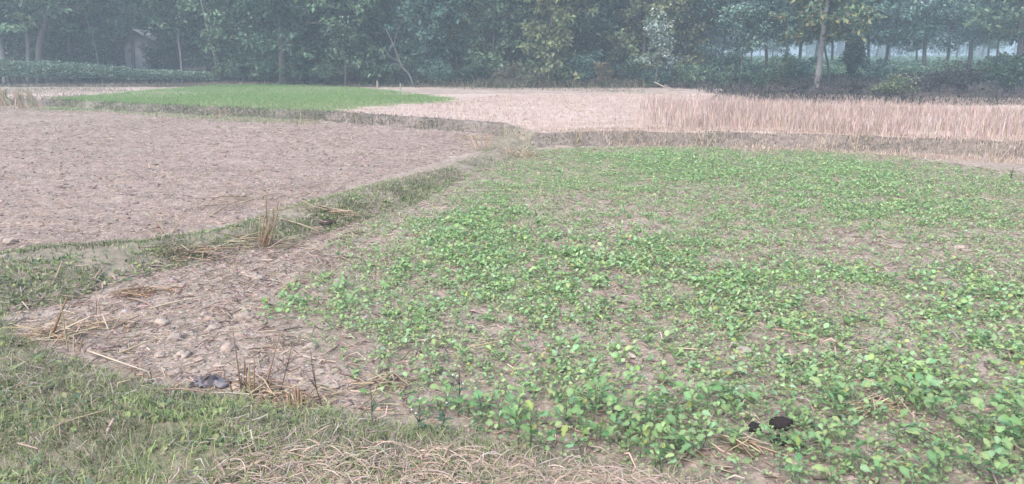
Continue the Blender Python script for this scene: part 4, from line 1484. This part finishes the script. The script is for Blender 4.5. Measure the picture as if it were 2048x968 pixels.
SP = 1.0
FR = [  # px, distance, kwargs
    (2, 38, dict(H=9, low=2.6, R=2.2, tr=.16, pts=[(8, 125), (3, 100), (-6, 60)], bark=BK_P, cols=DG, label="pale trunked tree at the left edge behind the hedge")),
    (50, 38.5, dict(H=9, low=3.0, R=2.3, tr=.13, pts=[(51, 125), (56, 88), (50, 62), (36, 30)], bark=BK_P, cols=MG, label="tree with a pale bent trunk curving left behind the hedge")),
    (74, 37.5, dict(H=9.5, low=3.1, R=2.4, tr=.19, pts=[(72, 125), (80, 88), (92, 45), (96, 10)], bark=BK_M, cols=MG, label="tree with the thickest grey trunk behind the left hedge, leaning right")),
    (150, 43, dict(H=10, low=1.2, R=2.3, tr=.15, bark=BK_D, cols=DG, label="dark leafy tree left of the pale shed")),
    (198, 39.5, dict(H=7, low=2.6, R=1.6, tr=.06, pts=[(199, 130), (192, 100), (186, 78)], bark=BK_P, cols=DG, label="slim pale stemmed tree just left of the shed")),
    (262, 40.0, dict(H=9, low=3.4, R=2.2, tr=.10, pts=[(265, 135), (266, 100), (262, 60)], bark=BK_D, cols=DG, label="dark trunked tree standing before the shed")),
    (364, 40, dict(H=8, low=2.7, R=1.8, tr=.075, pts=[(363, 148), (361, 110), (357, 75), (364, 20)], bark=BK_P, cols=MG, label="tree with a slim wavy pale stem right of the shed")),
    (346, 43, dict(H=9, low=1.8, R=1.5, tr=.10, bark=BK_D, cols=MG, label="leafy tree close behind the slim wavy stem")),
    (420, 45, dict(H=11, low=2.0, R=2.4, tr=.12, bark=BK_D, cols=DG, label="dark tree behind the leaning bare pole")),
    (490, 39, dict(H=9, low=.9, R=2.1, tr=.11, bark=BK_D, cols=MG, label="green leafy tree right of the leaning bare pole")),
    (566, 36, dict(H=11, low=2.1, R=2.6, tr=.19, pts=[(566, 166), (565, 130), (563, 60)], bark=BK_M, cols=DG, label="tree with a stout brown trunk at the edge of the green plot")),
    (640, 38, dict(H=9, low=1.2, R=2.2, tr=.12, bark=BK_D, cols=DG, label="dark spreading tree right of the stout brown trunk")),
    (690, 35.5, dict(H=7.5, low=.8, R=1.8, tr=.08, bark=BK_M, cols=MG, label="tree with low pale green boughs reaching to the ground behind the green plot")),
    (760, 39, dict(H=10, low=1.0, R=2.3, tr=.13, bark=BK_D, cols=MG, label="green leafy tree just left of the leaning bare trunk", yellow=.02)),
    (855, 36, dict(H=8.5, low=.8, R=2.0, tr=.10, bark=BK_D, cols=TG, label="tree of drooping bluish leaves right of the leaning bare trunk")),
    (905, 40, dict(H=10, low=1.2, R=2.2, tr=.10, bark=BK_D, cols=YG, label="yellowish green tree towards the middle of the wood", yellow=.02)),
    (985, 37, dict(H=9, low=1.2, R=1.9, tr=.09, bark=BK_M, cols=MG, label="slender green tree behind the brushwood left of the pale forked stem")),
    (1058, 36, dict(H=8, low=2.0, R=1.8, tr=.06, pts=[(1060, 172), (1057, 120), (1056, 80)], bark=BK_P, cols=MG, label="thin pale stem left of the pale forked stem")),
    (1100, 34, dict(H=8.5, low=2.9, R=2.1, tr=.065, pts=[(1098, 170), (1101, 110), (1102, 45), (1112, 8)], bark=BK_P, cols=YG, label="straight pale stem forking high at the middle of the wood")),
    (1150, 37, dict(H=9, low=1.8, R=1.8, tr=.06, pts=[(1148, 172), (1150, 110), (1153, 50)], bark=BK_M, cols=MG, label="thin stem right of the pale forked stem")),
    (1200, 40, dict(H=9, low=.8, R=2.0, tr=.11, bark=BK_D, cols=DG, label="dark tree in the deep gap right of the middle")),
    (1285, 37, dict(H=9.5, low=2.2, R=2.1, tr=.10, bark=BK_M, cols=YG, label="yellow green tree rising behind the pale leaved sapling", yellow=.03)),
    (1345, 38, dict(H=9, low=2.0, R=1.8, tr=.09, bark=BK_M, cols=YG, label="loose yellowish tree at the start of the tea garden", yellow=.05)),
    (1390, 39, dict(H=9, low=2.4, R=2.0, tr=.085, pts=[(1390, 170), (1392, 120), (1395, 60)], bark=BK_D, cols=TG, label="dark slim trunk left of the bluish leaved tree")),
    (1470, 38, dict(H=9, low=1.8, R=2.3, tr=.11, bark=BK_D, cols=TG, label="bluish leaved spreading tree at the tea garden's left side")),
    (1532, 37, dict(H=9, low=2.2, R=2.1, tr=.085, pts=[(1533, 175), (1533, 120), (1530, 70)], bark=BK_D, cols=TG, label="dark straight trunk between the bluish tree and the pale yellow flecked tree")),
    (1638, 31, dict(H=8.5, low=2.4, R=1.9, tr=.13, pts=[(1632, 185), (1640, 120), (1648, 50), (1655, 0)], bark=BK_P, cols=MG, label="pale trunked tree flecked with yellowing leaves on the dark ditch bank", yellow=.22)),
    (1660, 34, dict(H=6, low=2.0, R=1.5, tr=.06, pts=[(1660, 170), (1656, 130), (1650, 100)], bark=BK_M, cols=MG, label="thin stem leaning behind the pale yellow flecked trunk", yellow=.12)),
    (1737, 42, dict(H=9, low=2.3, R=2.3, tr=.08, pts=[(1737, 158), (1737, 100)], bark=BK_D, cols=TG, label="dark straight stem in the tea garden right of the yellow flecked tree")),
    (1848, 40, dict(H=9, low=2.2, R=2.4, tr=.12, pts=[(1847, 165), (1849, 100)], bark=BK_D, cols=TG, label="dark trunk above the creeper mound in the tea garden")),
    (1940, 52, dict(H=10, low=2.5, R=2.7, tr=.17, pts=[(1940, 145), (1943, 80)], bark=BK_D, cols=TG, label="stout dark trunk in the tea garden towards the right")),
    (2030, 36, dict(H=9, low=1.3, R=2.1, tr=.17, bark=BK_D, cols=MG, label="dark stout tree at the right edge beside the low dark bush")),
    (2090, 38, dict(H=9, low=1.6, R=2.3, tr=.13, bark=BK_D, cols=DG, label="tree partly cut off by the right edge")),
    (1985, 44, dict(H=9, low=2.3, R=2.0, tr=.06, bark=BK_M, cols=MG, label="thin stemmed tree left of the stout tree at the right edge")),
    (-70, 39, dict(H=9, low=1.8, R=2.2, tr=.13, bark=BK_D, cols=DG, label="dark tree just past the left edge behind the hedge")),
]
for i, (px, d, kw) in enumerate(FR):
    loc = at_base(px, d)
    pts = kw.pop("pts", None)
    path = px_path(pts, d, loc) if pts else None
    if px < 470:
        sk = None if px == 198 else ((2.7, 4.8, 22) if px == 262 else (2.4, 4.8, 34))
    elif px < 1360:
        sk = (.5, 4.8, 74)
    else:
        sk = (2.0, 4.8, 46)
    kw["L"] = .23
    make_tree("tree", 900 + i, loc, path=path, skirt=sk, leafn=kw.pop("leafn", 36), cr=.42, limbs=13, clumps=7, group="trees along the front of the wood", **kw)

# leaning bare trunk and leaning pole
loc = at_base(826, 33.5)
root = empty("bare_tree", loc)
mb = MB()
mb.add(*tube(smooth_path([(0.05, 0, -.1), (-.15, 0, .5), (-.45, 0, .85), (-.78, .1, 1.7), (-1.1, .2, 2.4)], 4), np.linspace(.05, .02, 17), 7), np.array(BK_P) * .55)
mb.build("trunk", M_BARK, root, True)
for a_, b_, c_ in [((-.42, 0, .8), (-.75, 0, .95), (-.85, 0, .97)), ((-.5, 0, 1.0), (-1.0, .1, 1.3), (-1.4, .2, 1.9)), ((-.78, .1, 1.7), (-.6, .1, 2.3), (-.3, .2, 2.9))]:
    mb = MB()
    mb.add(*tube(smooth_path([a_, b_, c_], 4), np.linspace(.022, .008, 9), 5), np.array(BK_P) * .55)
    mb.build("branch", M_BARK, root, True)
tag(root, "leaning bare pale trunk with broken side branches behind the green plot", "tree")
loc = at_base(436, 38.5)
root = empty("leaning_pole", loc)
mb = MB()
pp = np.array([AT(a, b, 38.5) - loc for a, b in [(436, 152), (428, 110), (420, 78), (410, 35), (402, 0), (392, -50)]])
mb.add(*tube(smooth_path(pp, 4), np.linspace(.045, .03, 21), 6), np.array(BK_P))
mb.build("pole", M_BARK, root, True)
tag(root, "long thin bare pole leaning left out of the dark wood", "pole")

SHORT = ["left edge's pale trunk", "bent pale trunk", "thickest grey trunk", "dark shed side tree", "shed's slim pale stem", "shed's dark trunk", "slim wavy stem", "wavy stem's neighbour", "leaning bare pole",
         "bare pole's green neighbour", "stout brown trunk", "spreading tree", "low pale green boughs", "leaning trunk's neighbour", "drooping bluish tree", "yellowish tree", "brushwood",
         "thin pale stem", "pale forked stem", "forked stem's thin neighbour", "dark gap tree", "pale leaved sapling", "loose yellowish tree", "dark slim trunk", "bluish leaved tree", "dark straight trunk", "yellow flecked tree",
         "thin leaning stem", "tea garden's dark straight stem", "creeper mound", "stout tea garden trunk", "right edge's stout tree", "right edge", "thin right hand tree", "left edge"]
KW = ["dark", "mid green", "tall dark", "bluish green", "tall green", "yellowish green"]
USED = {}


def unique(base):
    USED[base] = USED.get(base, 0) + 1
    n_ = USED[base]
    return base if n_ == 1 else base + ("", "", ", further", ", furthest", ", deepest")[min(n_, 4)]


def back_label(px_, d_, kind_):
    j_ = min(range(len(FR)), key=lambda k_: abs(FR[k_][0] - px_))
    off = px_ - FR[j_][0]
    side = "straight behind" if abs(off) < 14 else ("behind and left of" if off < 0 else "behind and right of")
    return unique(f"{kind_} deep wood tree {side} the {SHORT[j_]}")


# the wood behind, tree by tree: copies of six kinds
PROT = []
kinds = [(DG, BK_D, 1.2, 2.6, 11), (MG, BK_D, 1.0, 2.4, 10), (DG, BK_M, 1.6, 2.6, 12), (TG, BK_D, 1.4, 2.5, 11), (MG, BK_M, 2.0, 2.6, 12), (YG, BK_M, 1.6, 2.3, 10)]
GROUPB = "leafy trees standing deeper in the wood"
back = []
for d in (44, 51, 60):
    step = 62 - (d - 44) * 0.5
    px = -120 + rng.uniform(0, 40)
    while px < 1380:
        back.append((px + rng.normal(0, 12), d + rng.uniform(-2, 2)))
        px += step * 1.35 * 50 / d * 1.15
for i, (px, d) in enumerate(back):
    loc = at_base(px, d)
    if abs(px - 270) < 75 and 40 < d < 47.5:
        continue
    k = i % 6 if px > 560 else (0, 2, 1)[i % 3]
    if i < 6 or len(PROT) < 6:
        c, bk, low, R_, H_ = kinds[len(PROT)]
        o = make_tree("tree", 1300 + len(PROT), loc, H=H_, low=low, R=R_, tr=.12, bark=bk, cols=c, leafn=40, L=.26, skirt=(.8, 5.5, 70), limbs=14, clumps=8, cr=.6,
                      label="leafy tree deeper in the wood, half hidden by the front trees", group=GROUPB, part_branches=False)
        PROT.append(o)
        k = len(PROT) - 1
    else:
        o = dup(PROT[k], loc, rng.uniform(0, 6.28), rng.uniform(.85, 1.25))
    o["label"] = back_label(px, d, KW[k])

# shade trees in the tea garden
SH = []
tea_trees = [(1568, 60), (1595, 48), (1768, 58), (1778, 90), (1830, 62), (1887, 48), (1905, 88), (1972, 66), (1440, 55), (1500, 65), (1420, 75),
             (1625, 85), (1660, 66), (1745, 105), (1955, 105), (2045, 58), (2100, 70), (1540, 95), (1395, 62), (1715, 56), (1690, 46)]
for i, (px, d) in enumerate(tea_trees):
    loc = at_base(px, d)
    j_ = min(range(23, len(FR)), key=lambda k_: abs(FR[k_][0] - px))
    off = px - FR[j_][0]
    lb = unique(("misty far" if d > 72 else "slim") + " shade tree in the tea, " + ("straight behind" if abs(off) < 10 else ("left of" if off < 0 else "right of")) + " the " + SHORT[j_])
    if len(SH) < 3:
        SH.append(make_tree("shade_tree", 1500 + i, loc, H=9 + len(SH), low=2.7, R=2.9, tr=.10 + .02 * len(SH), bark=BK_D, cols=(TG, MG, TG)[len(SH)], leafn=30, L=.26, limbs=14, clumps=8, cr=.62, skirt=(2.1, 5.5, 66),
                            label=lb, group="shade trees in the tea garden", part_branches=False, up=.25))
    else:
        o = dup(SH[i % 3], loc, rng.uniform(0, 6.28), rng.uniform(.75, 1.25))
        o.rotation_euler = (rng.normal(0, .05), rng.normal(0, .05), o.rotation_euler[2])
        o["label"] = lb

# undergrowth shrubs at the foot of the wood
GS = "shrubs along the foot of the wood"
SHR = [(655, 35, 1.0, .8, MG, 1500, .10, "low green shrub right of the stout brown trunk"),
       (800, 35, 1.2, .9, DG, 1500, .12, "dark shrub left of the leaning bare trunk"),
       (880, 34.5, 1.0, .9, TG, 1600, .11, "bluish green shrub right of the leaning bare trunk's foot"),
       (940, 35, 1.1, .9, DG, 1400, .12, "dark shrub mid way to the pale forked stem"),
       (1010, 33.5, .9, .8, [(.14, .12, .08), (.11, .11, .07)], 1100, .10, "brownish brushwood shrub left of the pale forked stem"),
       (1060, 32.5, .6, .7, [(.17, .17, .10), (.12, .13, .08)], 1000, .08, "low tan and green shrub at the foot of the thin pale stem"),
       (1120, 33.5, 1.0, .6, MG, 1100, .12, "upright leafy shrub just right of the pale forked stem"),
       (1160, 34, 1.5, 1.0, TG, 1900, .12, "rounded bluish shrub right of the pale forked stem"),
       (1204, 32, .95, .38, [(.24, .21, .13), (.20, .18, .10), (.16, .16, .09)], 1300, .08, "narrow tan dried shrub standing like a column"),
       (1262, 34, 1.1, .9, DG, 1500, .11, "dark low shrub under the pale leaved sapling"),
       (1318, 33, .9, .8, TG, 1400, .10, "leafy shrub right of the pale leaved sapling"),
       (1375, 32, .8, .9, MG, 1500, .10, "green shrub at the corner of the tall stubble"),
       (1440, 32, .7, .9, MG, 1500, .10, "low green shrub behind the tall stubble's left part"),
       (1510, 32, .8, .8, DG, 1300, .10, "dark shrub behind the tall stubble left of the pale trunk"),
       (1560, 34, 1.2, .8, MG, 1400, .12, "green bush below the gap left of the pale yellow flecked trunk"),
       (1697, 33, 2.0, .7, DG, 2200, .12, "tall dark cone shaped bush right of the pale yellow flecked trunk"),
       (1925, 29, .9, 1.0, [(.06, .055, .05), (.05, .06, .045)], 1500, .10, "dark dull bush on the ditch bank right of the creeper mound"),
       (2015, 28, 1.35, 1.0, DG, 2400, .11, "tall dark bush on the ditch bank at the right edge"),
       (1860, 29, .6, .8, [(.06, .05, .05), (.05, .06, .045)], 1100, .09, "low dark shrub just right of the creeper mound"),
       (1600, 29, .45, .8, [(.075, .06, .055), (.06, .065, .045)], 900, .08, "low dark shrub on the ditch bank left of the pale trunk"),
       (1705, 28, .5, .8, [(.075, .06, .055), (.055, .065, .045)], 900, .08, "low dark shrub left of the creeper mound"),
       (130, 41, 1.3, 1.0, MG, 1500, .12, "green shrub behind the hedge under the leaning grey trunk"),
       (170, 40, 1.2, .9, DG, 1300, .12, "dark shrub behind the hedge left of the slim pale stem"),
       (312, 41.5, 2.1, .8, DG, 1500, .12, "tall dark shrub hiding the right side of the shed"),
       (480, 37.5, 1.2, .9, DG, 1600, .12, "dark shrub at the hedge's right end"),
       (530, 38, 1.4, .9, MG, 1500, .12, "green shrub left of the stout brown trunk"),
       (610, 37.5, 1.4, .9, DG, 1500, .12, "dark shrub just behind the stout brown trunk, right side"),
       (740, 36, 1.2, .9, MG, 1500, .12, "green shrub under the low pale boughs"),
       (1590, 36, 1.3, .8, TG, 1900, .14, "bluish tall bush just left of the pale yellow flecked trunk"),
       (1752, 38, 1.1, .9, TG, 1800, .14, "wide bluish bush in the tea garden behind the creeper mound"),
       (1900, 38, 1.1, .8, MG, 1800, .14, "green bush in the tea garden below the stout dark trunk"),
       (1985, 36, 1.3, .9, DG, 2000, .14, "dark wide bush in the tea garden near the right edge"),
       (1455, 37, 1.7, 1.2, TG, 2000, .14, "bluish bush under the bluish leaved spreading tree")]
for i, (px, d, h, w_, c, n_, L_, lb) in enumerate(SHR):
    make_shrub("shrub", 1700 + i, at_base(px, d), h, w_, c, n_, L_, lb, GS)
o = make_tree("sapling", 1800, at_base(1312, 32.5), H=3.0, low=.9, R=.85, tr=.04, bark=BK_M, cols=PG, leafn=24, L=.13, limbs=9, clumps=5, cr=.26,
              label="sapling of pale whitish leaves standing before the wood", group=None)
make_tree("sapling", 1801, at_base(1480, 35), H=4.2, low=1.4, R=1.1, tr=.05, bark=BK_M, cols=PG[2:] + TG, leafn=26, L=.15, limbs=10, clumps=5, cr=.32,
          label="pale leaved sapling before the bluish leaved tree")
make_tree("sapling", 1802, at_base(690, 34.8), H=3.0, low=.7, R=1.0, tr=.035, bark=BK_M, cols=PG[2:] + MG, leafn=18, L=.15, limbs=7, clumps=4, cr=.28,
          label="sapling of pale green drooping leaves right of the stout brown trunk")
# the creeper covered mound on the ditch bank
make_shrub("creeper_mound", 1810, at_base(1785, 25.5), .52, .8, [(.14, .19, .09), (.20, .23, .14), (.11, .15, .07)], 2600, .085, "mound of creeper with pale leaves behind the tall stubble", None, BK_M, 9, .06, "creeper", .05)
# bare twigs and posts
stalk_bundle("wooden_post", 755, 176, [(0, 0, .32, 0, 0)], "short pale post standing at the back of the green plot, left one", "post", [(.4, .35, .28)], .05, "short posts behind the green plot")
stalk_bundle("wooden_post", 801, 180, [(0, 0, .28, 0, 0)], "short pale post standing at the back of the green plot, right one", "post", [(.4, .35, .28)], .04, "short posts behind the green plot")
stalk_bundle("dead_branch", 1350, 182, [(0, 0, .35, -.75, .3), (.1, 0, .25, -.5, .1)], "pale dead branch lying at the edge of the tall stubble", "branch", [(.36, .31, .24)], .03)

# undergrowth litter: dry stems, brushwood and low leaves along the edge of the wood
xs = rng.uniform(-20, 22, 16000)
ys = np.where(xs < 7, rng.normal(33, 1.2, len(xs)), rng.uniform(21, 38, len(xs)))
ok = (np.abs(xs) < .8 * ys) & ~((xs < 7) & (ys < 31.5 + np.clip(-xs * .5, 0, 5))) & ~((xs < -12.5) & (ys < 41))
q = np.stack([xs, ys], -1)[ok]
q = q[rng.random(len(q)) < np.clip(.6 + 1.3 * fbm(q[:, 0] * .5, q[:, 1] * .5, 3, 160), .08, 1)]
m = len(q)
right_ = q[:, 0] > 6
T = np.where(right_[:, None], mixcol(m, [(.085, .068, .064), (.10, .082, .075), (.07, .078, .06)], .2), mixcol(m, [(.16, .135, .09), (.10, .12, .065), (.20, .17, .12), (.07, .09, .05)], .2))
mb = MB()
mb.add(*blades(on_ground(q), np.where(right_, rng.uniform(.1, .35, m), rng.uniform(.12, .5, m)), rng.uniform(.015, .035, m), rng.uniform(.1, .9, m), rng.uniform(0, 6.28, m), T))
leaves(mb, on_ground(q, .0) + np.stack([rng.normal(0, .1, m), rng.normal(0, .1, m), rng.uniform(.02, .3, m)], -1), rng.uniform(0, 6.28, m), rng.uniform(-.3, .8, m), rng.uniform(.06, .15, m), T * .95)
tag(mb.build("undergrowth", M_LEAF), "dry stems and low dark growth along the foot of the wood", kind="stuff")

# ------------------------------------------------------------------ hedge
hx = np.array([AT(p_, 165, d_)[:2] for p_, d_ in [(-260, 35), (-120, 35.2), (0, 35.6), (110, 36.0), (200, 36.8), (280, 37.5), (360, 38.2), (440, 38.8)]])
hh_ = np.array([1.15, 1.12, 1.10, 1.02, .86, .62, .52, .45])
segs = np.linspace(0, len(hx) - 1, 400)
hpx = np.stack([np.interp(segs, np.arange(len(hx)), hx[:, 0]), np.interp(segs, np.arange(len(hx)), hx[:, 1])], -1)
hph = np.interp(segs, np.arange(len(hx)), hh_)
loc = np.array([hx[2][0], hx[2][1], tz(*hx[2])])
root = empty("hedge", loc)
mb = MB()
for j in range(60):
    p_ = hpx[int(rng.integers(0, 400))]
    hj = np.interp(p_[0], hpx[:, 0], hph)
    a_ = rng.normal(0, .15, 2)
    b0 = np.array([p_[0], p_[1], tz(*p_) - .05]) - loc
    mb.add(*tube([b0, b0 + np.array([a_[0], a_[1], hj * .5]), b0 + np.array([a_[0] * 2, a_[1] * 2, hj * .85])], [.03, .022, .012], 5), np.array(BK_D))
o = mb.build("stems", M_BARK, root, True)
o["kind"] = "stuff"
n = 26000
j = rng.integers(0, 400, n)
th = rng.uniform(-.3, math.pi + .3, n)
lumpy = 1 + .22 * fbm(segs[j] * 5, th * .8, 3, 170)
hj = hph[j]
rr_ = rng.random(n) ** .35
Pp = np.stack([hpx[j, 0] + rng.normal(0, .05, n) + .12 * np.cos(th), hpx[j, 1] - np.cos(th) * .55 * lumpy * rr_, hj * (.42 + .58 * np.sin(th) * lumpy * rr_ )], -1)
Pp[:, 2] = np.maximum(Pp[:, 2], .06) + np.array([tz(*hpx[400 // 2])] * n)
Pp -= np.array([loc[0], loc[1], 0])
Pp[:, 2] -= loc[2]
mb = MB()
Tc = mixcol(n, [(.18, .265, .19), (.23, .32, .235), (.14, .215, .15), (.28, .36, .28)], .18)
leaves(mb, Pp, rng.uniform(0, 6.28, n), rng.uniform(-.4, .8, n), rng.uniform(.08, .15, n), Tc)
mb.build("foliage", M_LEAF, root)
tag(root, "long clipped bluish green hedge at the left, getting lower to the right", "hedge")

# ------------------------------------------------------------------ shed behind the trees
loc = at_base(284, 44)
root = empty("shed", loc)
wl = AT(248, 100, 44)[0] - loc[0]
wr = AT(316, 100, 44)[0] - loc[0]
ze = 1.6 + (105 - 80) / FOC * 44 - loc[2]
zr = 1.6 + (105 - 63) / FOC * 44 - loc[2]
xm = AT(276, 100, 44)[0] - loc[0]
dp = 3.2
V = [(wl, 0, -.1), (wr, 0, -.1), (wr, 0, ze - .15), (xm, 0, zr - .06), (wl, 0, ze), (wl, dp, -.1), (wr, dp, -.1), (wr, dp, ze - .15), (xm, dp, zr - .06), (wl, dp, ze)]
mb = MB()
mb.add(V, [np.array([(0, 1, 2, 3, 4), (9, 8, 7, 6, 5)]), np.array([(1, 6, 7, 2), (5, 0, 4, 9)])], np.array((.30, .31, .34)))
mb.build("wall", M_WALL, root)
for (xa, za, xb, zb) in [(wl - .45, ze - .28, xm, zr), (xm, zr, wr + .35, ze - .36)]:
    mb = MB()
    t_ = .05
    y0, y1 = -.35, dp + .3
    V = [(xa, y0, za), (xb, y0, zb), (xb, y1, zb), (xa, y1, za), (xa, y0, za + t_), (xb, y0, zb + t_), (xb, y1, zb + t_), (xa, y1, za + t_)]
    mb.add(V, np.array([(0, 3, 2, 1), (4, 5, 6, 7), (0, 1, 5, 4), (2, 3, 7, 6), (1, 2, 6, 5), (3, 0, 4, 7)]), np.array((.17, .18, .20)))
    mb.build("roof_sheet", M_METAL, root)
xd = wl + .08
zd0, zd1 = 1.6 + (105 - 104) / FOC * 44 - loc[2], 1.6 + (105 - 84) / FOC * 44 - loc[2]
mb = MB()
V = [(xd, -.03, zd0), (xd + .4, -.03, zd0), (xd + .4, -.03, zd1), (xd, -.03, zd1), (xd, .02, zd0), (xd + .4, .02, zd0), (xd + .4, .02, zd1), (xd, .02, zd1)]
mb.add(V, np.array([(0, 1, 2, 3), (4, 7, 6, 5), (0, 4, 5, 1), (2, 6, 7, 3), (1, 5, 6, 2), (3, 7, 4, 0)]), np.array((.42, .43, .47)))
mb.build("shutter", M_WALL, root)
tag(root, "small pale grey gabled shed half hidden among the trees", "shed")

# ------------------------------------------------------------------ tea bushes and the far wood
n = 90000
u_ = rng.random(n)
ty = 38.5 + 100 * u_ ** 1.8
tx = rng.uniform(0.06, .95, n) * ty
keep = tx > 6.5 + (ty - 38) * .12
tx, ty = tx[keep], ty[keep]
n = len(tx)
row = np.sin(ty * 2 * math.pi / 1.6)
lum = .62 + .16 * row + .22 * fbm(tx * .8, ty * .8, 3, 180)
Pp = np.stack([tx, ty, height(tx, ty, False) + lum * rng.uniform(.75, 1.0, n)], -1)
mb = MB()
leaves(mb, Pp, rng.uniform(0, 6.28, n), rng.uniform(-.2, .7, n), rng.uniform(.12, .26, n) * np.clip(ty / 55, .8, 2.2), mixcol(n, [(.21, .34, .22), (.25, .38, .25), (.17, .28, .18)], .16))
# the dark twiggy inside of the rows
m = n // 6
mb.add(*blades(np.stack([tx[:m], ty[:m], height(tx[:m], ty[:m], False)], -1), lum[:m] * .8, .05, rng.uniform(0, .4, m), rng.uniform(0, 6.28, m), mixcol(m, [(.05, .05, .04)], .1), False))
tag(mb.build("tea_bushes", M_LEAF), "rows of low tea bushes under the shade trees at the right", kind="stuff")


def far_wood(name, label, x0, x1, y0, y1, h, n, L, cols, low=0.0):
    r_ = np.random.default_rng(int(abs(x0 * 7 + y0)))
    nc = n // 60
    cx_, cy_ = r_.uniform(x0, x1, nc), r_.uniform(y0, y1, nc)
    top = h * (.75 + .5 * fbm(cx_ * .12, cy_ * .12, 3, 190))
    cz = low + (top - low) * r_.random(nc) ** .8
    mb_ = MB()
    crown_leaves(mb_, np.stack([cx_, cy_, cz], -1), r_.uniform(.8, 1.8, nc) * (h / 10), 60, L, cols, r_)
    # trunks among them
    for k_ in range(int((x1 - x0) / 2.2)):
        x, y = r_.uniform(x0, x1), r_.uniform(y0, y1)
        mb_.add(*tube([(x, y, -.1), (x + r_.normal(0, .2), y, h * .3), (x + r_.normal(0, .4), y, h * .7)], [.18, .14, .07], 6), np.array(BK_D))
    return tag(mb_.build(name, M_LEAF), label, kind="stuff")


far_wood("distant_wood", "dense dark depths of the wood behind the front trees", -68, 20, 72, 82, 13, 52000, .5, DG + MG)
far_wood("distant_treeline", "misty tree line far beyond the tea garden", 10, 190, 170, 190, 13, 26000, .9, MG, 1.5)

# ------------------------------------------------------------------ haze: the evening mist over the fields
mb = MB()
x0, x1, y0, y1, z0, z1 = -440, 440, -440, 440, -1.4, 22
V = [(x0, y0, z0), (x1, y0, z0), (x1, y1, z0), (x0, y1, z0), (x0, y0, z1), (x1, y0, z1), (x1, y1, z1), (x0, y1, z1)]
hm = bpy.data.materials.new("haze")
hm.use_nodes = True
t = hm.node_tree
t.nodes.remove(t.nodes["Principled BSDF"])
pv = t.nodes.new("ShaderNodeVolumePrincipled")
pv.inputs["Color"].default_value = (.76, .91, 1.0, 1)
pv.inputs["Density"].default_value = HAZE_DENSITY
pv.inputs["Anisotropy"].default_value = 0.1
t.links.new(pv.outputs[0], t.nodes["Material Output"].inputs["Volume"])
mb.add(V, np.array([(0, 3, 2, 1), (4, 5, 6, 7), (0, 1, 5, 4), (2, 3, 7, 6), (1, 2, 6, 5), (3, 0, 4, 7)]))
tag(mb.build("haze", hm), "thin bluish evening mist over the fields", kind="stuff")
